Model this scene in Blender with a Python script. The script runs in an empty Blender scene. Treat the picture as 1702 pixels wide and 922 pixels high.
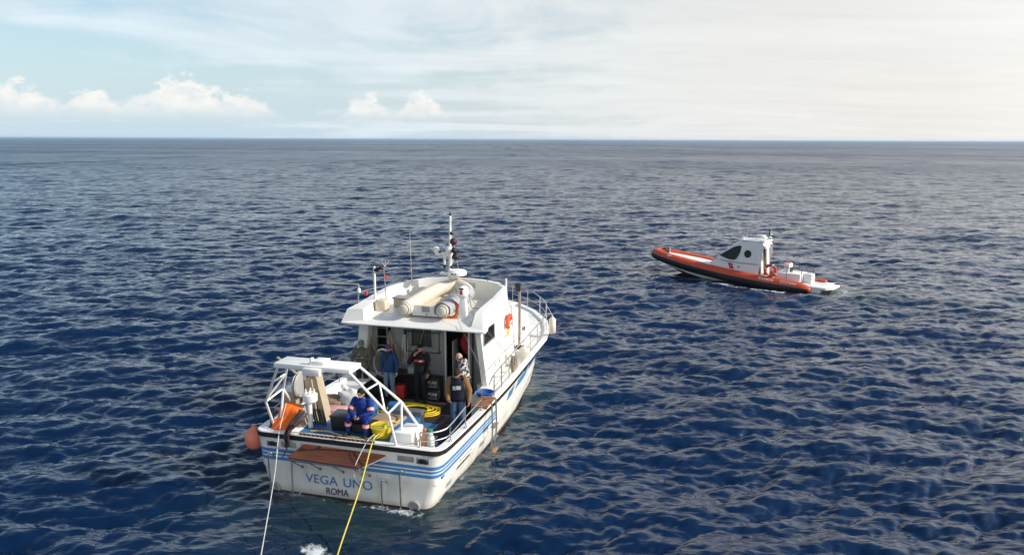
import bpy, bmesh, math, random
import numpy as np
from mathutils import Vector, Matrix

scene = bpy.context.scene
COL = scene.collection
R = math.radians

# ------------------------------------------------------------------ camera
cam_data = bpy.data.cameras.new("Camera")
cam = bpy.data.objects.new("Camera", cam_data)
COL.objects.link(cam)
cam_data.sensor_fit = 'HORIZONTAL'
cam_data.sensor_width = 36.0
cam_data.lens = 36.0 * 1250.0 / 1702.0
cam_data.clip_start = 0.5
cam_data.clip_end = 200000.0
cam.location = (0.0, 0.0, 8.4)
cam.rotation_mode = 'XYZ'
_pitch = R(10.3815)
_m = Matrix.Rotation(R(90) - _pitch, 4, 'X') @ Matrix.Rotation(R(0.27), 4, 'Z')
cam.rotation_euler = _m.to_euler('XYZ')
scene.camera = cam

# ------------------------------------------------------------------ render settings
scene.render.engine = 'CYCLES'
scene.view_settings.view_transform = 'Standard'
scene.view_settings.look = 'None'
scene.view_settings.exposure = 0.16
scene.view_settings.gamma = 1.0
scene.view_settings.use_curve_mapping = False
scene.cycles.max_bounces = 8
scene.cycles.sample_clamp_indirect = 4.0
scene.cycles.sample_clamp_direct = 3.0

# ------------------------------------------------------------------ sun
SUN_AZ = R(104.0)      # clockwise from +Y (the view direction): from the right
SUN_EL = R(30.0)
SUN_DIR = Vector((math.sin(SUN_AZ) * math.cos(SUN_EL), math.cos(SUN_AZ) * math.cos(SUN_EL), math.sin(SUN_EL)))
sun_data = bpy.data.lights.new("Sun", 'SUN')
sun_data.energy = 4.3
sun_data.angle = R(0.6)
sun_data.color = (1.0, 0.93, 0.82)
sun = bpy.data.objects.new("Sun", sun_data)
COL.objects.link(sun)
sun.rotation_euler = SUN_DIR.to_track_quat('Z', 'Y').to_euler()
sun.location = (60, -10, 60)


# ------------------------------------------------------------------ node helper
class NT:
    """small wrapper that writes node graphs as expressions"""
    def __init__(self, tree):
        self.t = tree
        self.n = tree.nodes
        self.l = tree.links

    def new(self, typ, **kw):
        nd = self.n.new(typ)
        for k, v in kw.items():
            setattr(nd, k, v)
        return nd

    def put(self, sock, v):
        if v is None:
            return
        if hasattr(v, 'is_output'):
            self.l.new(v, sock)
        else:
            try:
                sock.default_value = v
            except Exception:
                if isinstance(v, (int, float)):
                    sock.default_value = [v] * len(sock.default_value)
                else:
                    sock.default_value = list(v) + [1.0] * (len(sock.default_value) - len(v))

    def m(self, op, a, b=None, c=None, clamp=False):
        nd = self.new('ShaderNodeMath', operation=op, use_clamp=clamp)
        self.put(nd.inputs[0], a)
        if b is not None:
            self.put(nd.inputs[1], b)
        if c is not None:
            self.put(nd.inputs[2], c)
        return nd.outputs[0]

    def vm(self, op, a, b=None, scale=None):
        nd = self.new('ShaderNodeVectorMath', operation=op)
        self.put(nd.inputs[0], a)
        if b is not None:
            self.put(nd.inputs[1], b)
        if scale is not None:
            self.put(nd.inputs['Scale'], scale)
        return nd.outputs[1] if op in ('LENGTH', 'DOT_PRODUCT') else nd.outputs[0]

    def sep(self, v):
        nd = self.new('ShaderNodeSeparateXYZ')
        self.put(nd.inputs[0], v)
        return nd.outputs[0], nd.outputs[1], nd.outputs[2]

    def comb(self, x, y, z):
        nd = self.new('ShaderNodeCombineXYZ')
        self.put(nd.inputs[0], x); self.put(nd.inputs[1], y); self.put(nd.inputs[2], z)
        return nd.outputs[0]

    def noise(self, vec, scale=1.0, detail=4.0, rough=0.5, dist=0.0, lac=2.0):
        nd = self.new('ShaderNodeTexNoise')
        self.put(nd.inputs['Vector'], vec)
        nd.inputs['Scale'].default_value = scale
        nd.inputs['Detail'].default_value = detail
        nd.inputs['Roughness'].default_value = rough
        nd.inputs['Lacunarity'].default_value = lac
        nd.inputs['Distortion'].default_value = dist
        return nd.outputs['Fac']

    def sstep(self, v, a, b):
        nd = self.new('ShaderNodeMapRange', interpolation_type='SMOOTHSTEP', clamp=True)
        self.put(nd.inputs[0], v)
        nd.inputs[1].default_value = a; nd.inputs[2].default_value = b
        nd.inputs[3].default_value = 0.0; nd.inputs[4].default_value = 1.0
        return nd.outputs[0]

    def lin(self, v, a, b, c=0.0, d=1.0):
        nd = self.new('ShaderNodeMapRange', clamp=True)
        self.put(nd.inputs[0], v)
        nd.inputs[1].default_value = a; nd.inputs[2].default_value = b
        nd.inputs[3].default_value = c; nd.inputs[4].default_value = d
        return nd.outputs[0]

    def mix(self, fac, a, b):
        nd = self.new('ShaderNodeMix', data_type='RGBA')
        self.put(nd.inputs[0], fac)
        self.put(nd.inputs[6], a); self.put(nd.inputs[7], b)
        return nd.outputs[2]


# ------------------------------------------------------------------ sky
world = bpy.data.worlds.new("World")
scene.world = world
world.use_nodes = True
wt = world.node_tree
wt.nodes.clear()
w = NT(wt)
sky = w.new('ShaderNodeTexSky', sky_type='NISHITA')
sky.sun_disc = False
sky.sun_elevation = SUN_EL
sky.sun_rotation = SUN_AZ
sky.altitude = 0.0
sky.air_density = 1.0
sky.dust_density = 1.2
sky.ozone_density = 1.3
SKY_STRENGTH = 0.12
dirv = w.new('ShaderNodeTexCoord').outputs['Generated']
dirn = w.vm('NORMALIZE', dirv)
dx, dy, dz = w.sep(dirn)
elev = w.m('MULTIPLY', w.m('ARCSINE', dz), 57.2958)                 # degrees above the horizon
azim = w.m('MULTIPLY', w.m('ARCTAN2', dx, dy), 57.2958)             # degrees clockwise from +Y
# a veil of high cloud: flat layer seen in perspective, thicker towards the sun
hz = w.m('ADD', w.m('MAXIMUM', dz, 0.0), 0.09)
px = w.m('DIVIDE', dx, hz)
py = w.m('DIVIDE', dy, hz)
pl = w.comb(w.m('MULTIPLY', px, 0.55), w.m('MULTIPLY', py, 0.9), 41.9)
veil_n = w.noise(pl, 0.55, 5.0, 0.52, 0.6)
veil_f = w.noise(w.comb(w.m('MULTIPLY', px, 1.3), w.m('MULTIPLY', py, 0.55), 9.1), 1.5, 6.0, 0.6, 0.9)
tosun = w.vm('DOT_PRODUCT', dirn, tuple(SUN_DIR))
veil = w.m('ADD', w.m('MULTIPLY', veil_n, 2.1), w.m('MULTIPLY', veil_f, 0.6))
veil = w.m('SUBTRACT', veil, 0.24)
veil = w.m('ADD', veil, w.m('MULTIPLY', w.m('ADD', tosun, 0.10), 0.95))
veil_cov = w.m('ADD', 0.06, w.m('MULTIPLY', w.sstep(veil, 0.74, 1.18), 0.94))
# haze that thickens to the horizon
haze_cov = w.m('POWER', w.m('SUBTRACT', 1.0, w.m('MINIMUM', w.m('MAXIMUM', w.m('DIVIDE', elev, 12.5), 0.0), 1.0)), 1.15)
clear = w.m('SUBTRACT', 1.0, w.m('MULTIPLY', w.sstep(elev, 18.0, 46.0), 0.94))      # the veil thins out overhead
veil_cov = w.m('MULTIPLY', veil_cov, clear)
warm = w.sstep(tosun, -0.50, 0.22)
veil_col = w.mix(warm, (5.95, 6.65, 7.15, 1), (6.75, 6.6, 6.35, 1))
tex = w.noise(w.comb(w.m('MULTIPLY', px, 0.8), w.m('MULTIPLY', py, 2.2), 1.7), 0.9, 6.0, 0.6, 0.8)
glow = w.m('ADD', 1.0, w.m('MULTIPLY', w.sstep(tosun, 0.15, 0.9), 0.6))      # thin cloud is brighter towards the sun
veil_col = w.vm('SCALE', veil_col, scale=w.m('MULTIPLY', glow, w.lin(tex, 0.3, 0.7, 0.94, 1.04)))
haze_col = w.mix(warm, (4.6, 5.75, 6.6, 1), (6.05, 5.9, 5.65, 1))
sky_lin = w.vm('MULTIPLY', sky.outputs[0], (0.98, 1.08, 1.06))
c1 = w.mix(w.m('MULTIPLY', haze_cov, 0.95), sky_lin, haze_col)
c2 = w.mix(w.m('MULTIPLY', veil_cov, 0.86), c1, veil_col)
# a row of fair-weather cumulus standing on the sea horizon
cuv = w.comb(azim, w.m('MULTIPLY', elev, 1.55), 0.0)
cn = w.noise(cuv, 0.85, 7.0, 0.58, 0.15)
cbig = w.noise(w.comb(azim, 4.0, 1.3), 0.16, 2.0, 0.5)


def bump_az(c, wd, h):
    t = w.m('DIVIDE', w.m('SUBTRACT', azim, c), wd)
    return w.m('MULTIPLY', w.m('EXPONENT', w.m('MULTIPLY', w.m('MULTIPLY', t, t), -1.0)), h)


top = w.m('MULTIPLY', w.sstep(cbig, 0.55, 0.8), 0.8)
for c, wd, h in ((-33.0, 2.4, 2.0), (-28.6, 1.2, 1.6), (-23.0, 3.1, 2.45), (-18.6, 1.7, 1.2), (-26.0, 8.0, 0.55), (-11.0, 1.5, 1.6), (-6.7, 1.5, 2.0), (-8.5, 4.0, 0.4), (21.5, 3.0, 0.75)):
    top = w.m('ADD', top, bump_az(c, wd, h))
top = w.m('MULTIPLY', top, w.m('ADD', 0.15, w.m('MULTIPLY', cn, 1.75)))
cden = w.m('SUBTRACT', w.m('ADD', top, 0.15), w.m('SUBTRACT', elev, 1.1))
cmask = w.m('MULTIPLY', w.sstep(cden, 0.0, 0.7), w.sstep(elev, 0.9, 2.6))
clit = w.noise(w.vm('ADD', cuv, (0.5, -0.35, 0.0)), 0.8, 5.0, 0.55)
ccol = w.mix(w.lin(clit, 0.35, 0.6), (6.3, 6.5, 6.7, 1), (7.7, 7.45, 7.0, 1))
c3 = w.mix(w.m('MULTIPLY', cmask, 0.85), c2, ccol)
bg = w.new('ShaderNodeBackground')
w.put(bg.inputs[0], c3)
bg.inputs[1].default_value = SKY_STRENGTH
wo = w.new('ShaderNodeOutputWorld')
wt.links.new(bg.outputs[0], wo.inputs[0])


# ------------------------------------------------------------------ materials
MATS = {}


def mat(name, col, rough=0.5, metal=0.0, var=0.06, vscale=6.0, bump=0.0, bscale=60.0, spec=0.5, dirt=0.0,
        dirt_col=(0.18, 0.13, 0.08), coat=0.0, stretch=None):
    """painted / plastic / metal surface with uneven tone, fine relief and some wear"""
    if name in MATS:
        return MATS[name]
    m = bpy.data.materials.new(name)
    m.use_nodes = True
    t = NT(m.node_tree)
    b = m.node_tree.nodes['Principled BSDF']
    co = t.new('ShaderNodeTexCoord').outputs['Object']
    if stretch:
        co = t.vm('MULTIPLY', co, stretch)
    n = t.noise(co, vscale, 4.0, 0.6)
    k = t.lin(n, 0.3, 0.7, 1.0 - var, 1.0 + var)
    c = t.vm('SCALE', tuple(col[:3]), scale=k)
    if dirt > 0:
        d = t.noise(t.vm('MULTIPLY', co, (1.0, 1.0, 0.35)), 2.3, 6.0, 0.62, 0.4)
        dm = t.m('MULTIPLY', t.sstep(d, 0.5, 0.78), dirt)
        c = t.mix(dm, c, tuple(dirt_col) + (1,))
    t.put(b.inputs['Base Color'], c)
    rn = t.noise(co, vscale * 2.7, 3.0, 0.5)
    t.put(b.inputs['Roughness'], t.lin(rn, 0.3, 0.7, max(0.02, rough - 0.08), min(1.0, rough + 0.08)))
    b.inputs['Metallic'].default_value = metal
    b.inputs['Specular IOR Level'].default_value = spec
    b.inputs['Coat Weight'].default_value = coat
    if bump > 0:
        bn = t.new('ShaderNodeBump')
        bn.inputs['Strength'].default_value = bump
        bn.inputs['Distance'].default_value = 0.01
        t.put(bn.inputs['Height'], t.noise(co, bscale, 4.0, 0.6))
        t.put(b.inputs['Normal'], bn.outputs[0])
    MATS[name] = m
    return m


# ------------------------------------------------------------------ mesh building
class MB:
    """collects shapes and links them as ONE mesh object"""
    def __init__(self):
        self.v = []
        self.f = []
        self.mi = []
        self.cur = 0

    def add(self, vs, fs):
        o = len(self.v)
        self.v += [tuple(p) for p in vs]
        for f in fs:
            self.f.append(tuple(i + o for i in f))
            self.mi.append(self.cur)
        return self

    def box(self, c, s, rz=0.0, rx=0.0, ry=0.0, bev=0.0):
        hx, hy, hz_ = s[0] / 2, s[1] / 2, s[2] / 2
        M = Matrix.Translation(c) @ Matrix.Rotation(rz, 4, 'Z') @ Matrix.Rotation(ry, 4, 'Y') @ Matrix.Rotation(rx, 4, 'X')
        if bev <= 0:
            vs = [Vector((x, y, z)) for z in (-hz_, hz_) for y in (-hy, hy) for x in (-hx, hx)]
            fs = [(0, 2, 3, 1), (4, 5, 7, 6), (0, 1, 5, 4), (2, 6, 7, 3), (0, 4, 6, 2), (1, 3, 7, 5)]
            return self.add([M @ p for p in vs], fs)
        bm = bmesh.new()
        bmesh.ops.create_cube(bm, size=1.0)
        for q in bm.verts:
            q.co = Vector((q.co.x * s[0], q.co.y * s[1], q.co.z * s[2]))
        bmesh.ops.bevel(bm, geom=list(bm.edges), offset=min(bev, min(s) * 0.49), segments=2, affect='EDGES', profile=0.5)
        bm.verts.index_update()
        vs = [M @ q.co for q in bm.verts]
        fs = [tuple(q.index for q in f.verts) for f in bm.faces]
        bm.free()
        return self.add(vs, fs)

    def hexa(self, p):
        """8 corners: bottom 4 (ccw from above), top 4"""
        return self.add(p, [(3, 2, 1, 0), (4, 5, 6, 7), (0, 1, 5, 4), (1, 2, 6, 5), (2, 3, 7, 6), (3, 0, 4, 7)])

    def tube(self, pts, r, n=8, closed=False, caps=True):
        pts = [Vector(p) for p in pts]
        L = len(pts)
        rs = r if isinstance(r, (list, tuple)) else [r] * L
        vs = []
        up = None
        for i, p in enumerate(pts):
            if closed:
                t = (pts[(i + 1) % L] - pts[i - 1]).normalized()
            elif i == 0:
                t = (pts[1] - pts[0]).normalized()
            elif i == L - 1:
                t = (pts[-1] - pts[-2]).normalized()
            else:
                t = ((pts[i + 1] - p).normalized() + (p - pts[i - 1]).normalized()).normalized()
            if up is None:
                up = Vector((0, 0, 1)) if abs(t.z) < 0.9 else Vector((1, 0, 0))
            a = t.cross(up)
            if a.length < 1e-6:
                a = t.orthogonal()
            a.normalize()
            b = a.cross(t).normalized()
            up = b
            for k in range(n):
                an = 2 * math.pi * k / n
                vs.append(p + (a * math.cos(an) + b * math.sin(an)) * rs[i])
        fs = []
        for i in range(L if closed else L - 1):
            j = (i + 1) % L
            for k in range(n):
                k2 = (k + 1) % n
                fs.append((i * n + k, i * n + k2, j * n + k2, j * n + k))
        if caps and not closed:
            fs.append(tuple(range(n - 1, -1, -1)))
            fs.append(tuple((L - 1) * n + k for k in range(n)))
        return self.add(vs, fs)

    def lathe(self, prof, c=(0, 0, 0), axis='Z', n=20, M=None):
        """prof: list of (r, h)"""
        vs, fs = [], []
        for r, h in prof:
            for k in range(n):
                a = 2 * math.pi * k / n
                x, y = r * math.cos(a), r * math.sin(a)
                if axis == 'Z':
                    p = Vector((x, y, h))
                elif axis == 'Y':
                    p = Vector((x, h, y))
                else:
                    p = Vector((h, x, y))
                if M is not None:
                    p = M @ p
                vs.append(p + Vector(c))
        for i in range(len(prof) - 1):
            for k in range(n):
                k2 = (k + 1) % n
                fs.append((i * n + k, i * n + k2, (i + 1) * n + k2, (i + 1) * n + k))
        if prof[0][0] > 1e-5:
            fs.append(tuple(range(n - 1, -1, -1)))
        if prof[-1][0] > 1e-5:
            fs.append(tuple((len(prof) - 1) * n + k for k in range(n)))
        return self.add(vs, fs)

    def prism(self, poly, d):
        """polygon (list of 3D points) extruded along vector d"""
        n = len(poly)
        d = Vector(d)
        vs = [Vector(p) for p in poly] + [Vector(p) + d for p in poly]
        fs = [tuple(range(n - 1, -1, -1)), tuple(range(n, 2 * n))]
        for i in range(n):
            j = (i + 1) % n
            fs.append((i, j, n + j, n + i))
        return self.add(vs, fs)

    def loft(self, secs, closed=False, cap0=False, cap1=False):
        n = len(secs[0])
        vs = [p for s in secs for p in s]
        fs = []
        for i in range(len(secs) - 1):
            for k in range(n if closed else n - 1):
                k2 = (k + 1) % n
                fs.append((i * n + k, i * n + k2, (i + 1) * n + k2, (i + 1) * n + k))
        if cap0:
            fs.append(tuple(range(n - 1, -1, -1)))
        if cap1:
            fs.append(tuple((len(secs) - 1) * n + k for k in range(n)))
        return self.add(vs, fs)

    def quad(self, a, b, c, d):
        return self.add([a, b, c, d], [(0, 1, 2, 3)])

    def build(self, name, material, parent=None, smooth=35, bevel=0.0, solid=0.0):
        me = bpy.data.meshes.new(name)
        me.from_pydata(self.v, [], self.f)
        mats = material if isinstance(material, (list, tuple)) else [material]
        for q in mats:
            me.materials.append(q)
        if len(mats) > 1:
            me.polygons.foreach_set('material_index', self.mi)
        bm = bmesh.new()
        bm.from_mesh(me)
        bmesh.ops.remove_doubles(bm, verts=list(bm.verts), dist=1e-5)
        bmesh.ops.recalc_face_normals(bm, faces=list(bm.faces))
        if solid > 0:
            bmesh.ops.solidify(bm, geom=list(bm.faces), thickness=solid)
        if bevel > 0:
            ed = [e for e in bm.edges if len(e.link_faces) == 2 and e.calc_face_angle(0) > R(30)]
            bmesh.ops.bevel(bm, geom=ed, offset=bevel, segments=2, affect='EDGES', profile=0.6, clamp_overlap=True)
        bm.to_mesh(me)
        bm.free()
        if smooth:
            me.polygons.foreach_set('use_smooth', [True] * len(me.polygons))
            me.set_sharp_from_angle(angle=R(smooth))
        ob = bpy.data.objects.new(name, me)
        COL.objects.link(ob)
        if parent is not None:
            ob.parent = parent
        return ob


def empty(name, loc=(0, 0, 0), rz=0.0, parent=None):
    o = bpy.data.objects.new(name, None)
    o.empty_display_size = 0.3
    COL.objects.link(o)
    o.location = loc
    o.rotation_euler = (0, 0, rz)
    if parent is not None:
        o.parent = parent
    return o


def tag(o, label=None, cat=None, group=None, kind=None):
    if label:
        o['label'] = label
    if cat:
        o['category'] = cat
    if group:
        o['group'] = group
    if kind:
        o['kind'] = kind
    return o


class Frame:
    """a boat's own axes: x starboard, y forward, z up, origin on the waterline at the middle of the stern"""
    def __init__(self, ox, oy, head):
        self.o = Vector((ox, oy, 0))
        self.h = R(head)

    def M(self):
        return Matrix.Translation(self.o) @ Matrix.Rotation(-self.h, 4, 'Z')

    def place(self, ob, loc=(0, 0, 0), rz=0.0):
        p = self.M() @ Vector(loc)
        ob.location = p
        ob.rotation_euler = (0, 0, rz - self.h)
        return ob


VF = Frame(-3.7589, 16.4949, 15.0)      # the research vessel
GF = Frame(17.5, 42.3, -50.0)           # the patrol boat


def text_mesh(name, body, size, material, parent, M, extrude=0.004, spacing=1.0, shear=0.0, xs=1.0):
    cu = bpy.data.curves.new(name, 'FONT')
    cu.body = body
    cu.size = size
    cu.extrude = extrude
    cu.align_x = 'CENTER'
    cu.align_y = 'CENTER'
    cu.space_character = spacing
    cu.shear = shear
    tmp = bpy.data.objects.new(name + '_tmp', cu)
    COL.objects.link(tmp)
    dg = bpy.context.evaluated_depsgraph_get()
    me = bpy.data.meshes.new_from_object(tmp.evaluated_get(dg))
    bpy.data.objects.remove(tmp)
    bpy.data.curves.remove(cu)
    me.transform(M @ Matrix.Diagonal((xs, 1, 1, 1)))
    me.name = name
    me.materials.clear()
    me.materials.append(material)
    o = bpy.data.objects.new(name, me)
    COL.objects.link(o)
    o.parent = parent
    return o


# ------------------------------------------------------------------ the sea
def fft_tile(L, N, lam_min, lam_max, hs, lam_p, wind, spread, seed):
    """height and sideways displacement of a periodic patch of wind sea (directional spectrum, random phases)"""
    rng = np.random.default_rng(seed)
    k1 = 2 * np.pi * np.fft.fftfreq(N, d=L / N)
    kx, ky = np.meshgrid(k1, k1, indexing='ij')
    k = np.hypot(kx, ky)
    k[0, 0] = 1e-6
    kp = 2 * np.pi / lam_p
    S = k ** -4.0 * np.exp(-1.25 * (kp / k) ** 2)          # 2-D wavenumber spectrum of a wind sea
    cosw = (kx * math.cos(wind) + ky * math.sin(wind)) / k
    D = np.clip(cosw, 0, 1) ** spread + 0.10 * np.clip(-cosw, 0, 1) ** spread + 0.02
    lam = 2 * np.pi / k
    band = 1 / (1 + np.exp(-(lam - lam_min) / (0.12 * lam_min))) * (1 / (1 + np.exp((lam - lam_max) / (0.1 * lam_max))))
    A = np.sqrt(S * D * band)
    A[0, 0] = 0
    z = (rng.normal(size=(N, N)) + 1j * rng.normal(size=(N, N))) * A
    h = np.fft.ifft2(z).real
    ddx = np.fft.ifft2(-1j * kx / k * z).real
    ddy = np.fft.ifft2(-1j * ky / k * z).real
    sc = hs / 4.0 / h.std()
    return h * sc, ddx * sc, ddy * sc


def sample(T, L, x, y):
    N = T.shape[0]
    u = (x / L * N) % N
    v = (y / L * N) % N
    i = np.floor(u).astype(np.int64); j = np.floor(v).astype(np.int64)
    fu = u - i; fv = v - j
    i %= N; j %= N
    i2 = (i + 1) % N; j2 = (j + 1) % N
    return (T[i, j] * (1 - fu) * (1 - fv) + T[i2, j] * fu * (1 - fv) + T[i, j2] * (1 - fu) * fv + T[i2, j2] * fu * fv)


def sea_disp(x, y, r):
    """displacement of the water surface at world points; r = mesh distance used to drop waves the mesh cannot carry"""
    out = np.zeros((3,) + x.shape)
    for (T, L, chop, r0, r1, rot) in SEA_TILES:
        c, s = math.cos(rot), math.sin(rot)
        u = x * c - y * s
        v = x * s + y * c
        f = np.clip((r1 - r) / (r1 - r0), 0, 1)
        h = sample(T[0], L, u, v) * f
        a = sample(T[1], L, u, v) * f * chop
        b = sample(T[2], L, u, v) * f * chop
        out[0] += a * c + b * s
        out[1] += -a * s + b * c
        out[2] += h
    return out


WIND = R(-78.0)      # the waves run roughly towards the camera
SEA_TILES = [
    (fft_tile(310.0, 512, 5.0, 60.0, 0.30, 17.0, WIND - 0.35, 5.0, 14), 310.0, 0.7, 260.0, 620.0, 0.15),
    (fft_tile(150.0, 1024, 1.1, 16.0, 0.25, 4.8, WIND, 5.0, 5), 150.0, 0.8, 200.0, 450.0, 0.0),
    (fft_tile(53.0, 1024, 0.32, 2.6, 0.150, 1.7, WIND + 0.25, 5.0, 8), 53.0, 0.6, 80.0, 220.0, 0.35),
    (fft_tile(37.0, 1024, 0.18, 1.3, 0.070, 0.8, WIND - 0.4, 3.0, 21), 37.0, 0.4, 40.0, 100.0, -0.6),
]


def local_np(fr, x, y):
    c, s = math.cos(fr.h), math.sin(fr.h)
    ax = x - fr.o.x
    ay = y - fr.o.y
    return ax * c - ay * s, ax * s + ay * c      # starboard, forward


def sstep_np(v, a, b):
    t = np.clip((v - a) / (b - a), 0, 1)
    return t * t * (3 - 2 * t)


GUN_WL = [(0.0, 1.85), (1.0, 2.12), (4.0, 2.18), (8.0, 2.15), (10.0, 1.95), (11.5, 1.5), (13.3, 0.0)]      # waterline of the research vessel


def build_sea():
    C0 = (0.0, -6.0)
    rows = [9.0]
    while rows[-1] < 320:
        rows.append(rows[-1] + max(0.055, 0.0036 * rows[-1]))
    while rows[-1] < 60000:
        rows.append(rows[-1] * 1.03)
    rr = np.array(rows)
    fine = np.linspace(R(-46), R(46), 860)
    coarse = np.linspace(R(46), R(314), 70)[1:-1]
    th = np.concatenate([fine, coarse])
    nr, nt = len(rr), len(th)
    RR, TH = np.meshgrid(rr, th, indexing='ij')
    X = C0[0] + RR * np.sin(TH)
    Y = C0[1] + RR * np.cos(TH)
    damp = np.ones_like(X)
    damp[:, len(fine):] = 0.0
    edge = sstep_np(R(46) - np.abs(np.where(TH > math.pi, TH - 2 * math.pi, TH)), 0.0, R(2.5))
    damp *= np.where(np.arange(nt)[None, :] < len(fine), edge, 0.0)
    # sheltered, flattened water beside and behind the two hulls
    vx, vy = local_np(VF, X, Y)
    lee = sstep_np(3.9 - np.abs(vx), 0.0, 2.6) * sstep_np(vy, -5.0, -1.5) * sstep_np(14.5 - vy, 0, 3)
    gx, gy = local_np(GF, X, Y)
    lee2 = sstep_np(2.8 - np.abs(gx), 0.0, 1.6) * sstep_np(gy, -3.0, 0.0) * sstep_np(10.5 - gy, 0, 2)
    damp *= 1 - 0.6 * np.clip(lee + lee2, 0, 1)
    D = sea_disp(X, Y, RR) * damp
    X2 = X + D[0]; Y2 = Y + D[1]; Z2 = D[2]
    co = np.stack([X2, Y2, Z2], -1).reshape(-1, 3)
    a = (np.arange(nr - 1)[:, None] * nt + np.arange(nt)[None, :])
    b = (np.arange(nr - 1)[:, None] * nt + (np.arange(nt)[None, :] + 1) % nt)
    quads = np.stack([a, a + nt, b + nt, b], -1).reshape(-1, 4)
    centre = len(co)
    co = np.vstack([co, [[C0[0], C0[1], 0.0]]])
    me = bpy.data.meshes.new('sea')
    nq = len(quads)
    tris = np.stack([np.full(nt, centre), np.arange(nt), (np.arange(nt) + 1) % nt], -1)
    me.vertices.add(len(co))
    me.vertices.foreach_set('co', co.astype(np.float32).ravel())
    loops = np.concatenate([quads.ravel(), tris.ravel()]).astype(np.int32)
    me.loops.add(len(loops))
    me.loops.foreach_set('vertex_index', loops)
    starts = np.concatenate([np.arange(nq) * 4, nq * 4 + np.arange(nt) * 3]).astype(np.int32)
    me.polygons.add(nq + nt)
    me.polygons.foreach_set('loop_start', starts)
    me.polygons.foreach_set('use_smooth', np.ones(nq + nt, dtype=bool))
    me.update(calc_edges=True)
    # foam and churned water, stored per vertex
    foam = np.zeros_like(X); churn = np.zeros_like(X)
    # propeller wash below the vessel's transom and a slick along both sides
    churn += 0.85 * np.exp(-((vx + 0.1) / 2.6) ** 2) * sstep_np(vy, -4.6, -0.4) * sstep_np(1.0 - vy, 0, 1)
    churn += 0.55 * sstep_np(4.2 - np.abs(vx), 0, 1.8) * sstep_np(vy, -1.5, 0.5) * sstep_np(12 - vy, 0, 3)
    foam += 0.9 * np.exp(-((vx - 0.25 + 0.5 * (vy + 2.1)) / 0.50) ** 2 - ((vy + 2.15) / 0.34) ** 2)
    foam += 0.40 * np.exp(-((vx - 1.3) / 0.75) ** 2 - ((vy + 0.12) / 0.22) ** 2)
    foam += 0.25 * np.exp(-((vx + 1.6) / 0.9) ** 2 - ((vy + 0.15) / 0.18) ** 2)
    foam += 0.40 * np.exp(-((vx - 3.0) / 0.30) ** 2 - ((vy - 6.3) / 1.1) ** 2)
    # patrol boat: foam along the hull, a pale green wake astern
    foam += 0.85 * np.exp(-((gx + 1.95) / 0.42) ** 2) * sstep_np(gy, 0.3, 1.5) * sstep_np(7.4 - gy, 0, 1.8)
    foam += 0.42 * np.exp(-((gx) / 0.9) ** 2) * sstep_np(gy, -3.2, -0.6) * sstep_np(0.4 - gy, 0, 0.6)
    foam += 0.30 * np.exp(-((gx - 0.4 + 0.04 * gy) / 1.5) ** 2) * sstep_np(gy, -16.0, -3.0) * sstep_np(-gy, 0, 1)
    churn += 2.6 * np.exp(-(gx / 1.3) ** 2) * sstep_np(gy, -4.5, -0.6) * sstep_np(0.8 - gy, 0, 1)
    churn += 0.30 * np.exp(-((gx - 0.3) / 2.6) ** 2) * sstep_np(gy, -22, -3) * sstep_np(-gy, 0, 2)
    hx = np.interp(vy, [q[0] for q in GUN_WL], [q[1] for q in GUN_WL])
    lap = np.exp(-((np.abs(vx) - hx - 0.06) / 0.10) ** 2) * sstep_np(vy, -0.1, 0.3) * sstep_np(13.0 - vy, 0, 1.0)
    lap += np.exp(-((vy + 0.10) / 0.10) ** 2) * sstep_np(2.1 - np.abs(vx), 0, 0.2)
    foam += 0.42 * lap
    churn += 0.5 * np.exp(-((np.abs(vx) - hx) / 0.5) ** 2) * sstep_np(vy, -0.5, 0.5) * sstep_np(13.0 - vy, 0, 1.0)
    for nm, arr in (('foam', foam), ('churn', churn)):
        at = me.attributes.new(nm, 'FLOAT', 'POINT')
        at.data.foreach_set('value', np.append(arr.ravel(), 0).astype(np.float32))
    ob = bpy.data.objects.new('sea', me)
    COL.objects.link(ob)
    tag(ob, 'deep navy blue open sea with short choppy waves', 'sea', kind='structure')
    return ob


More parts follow.
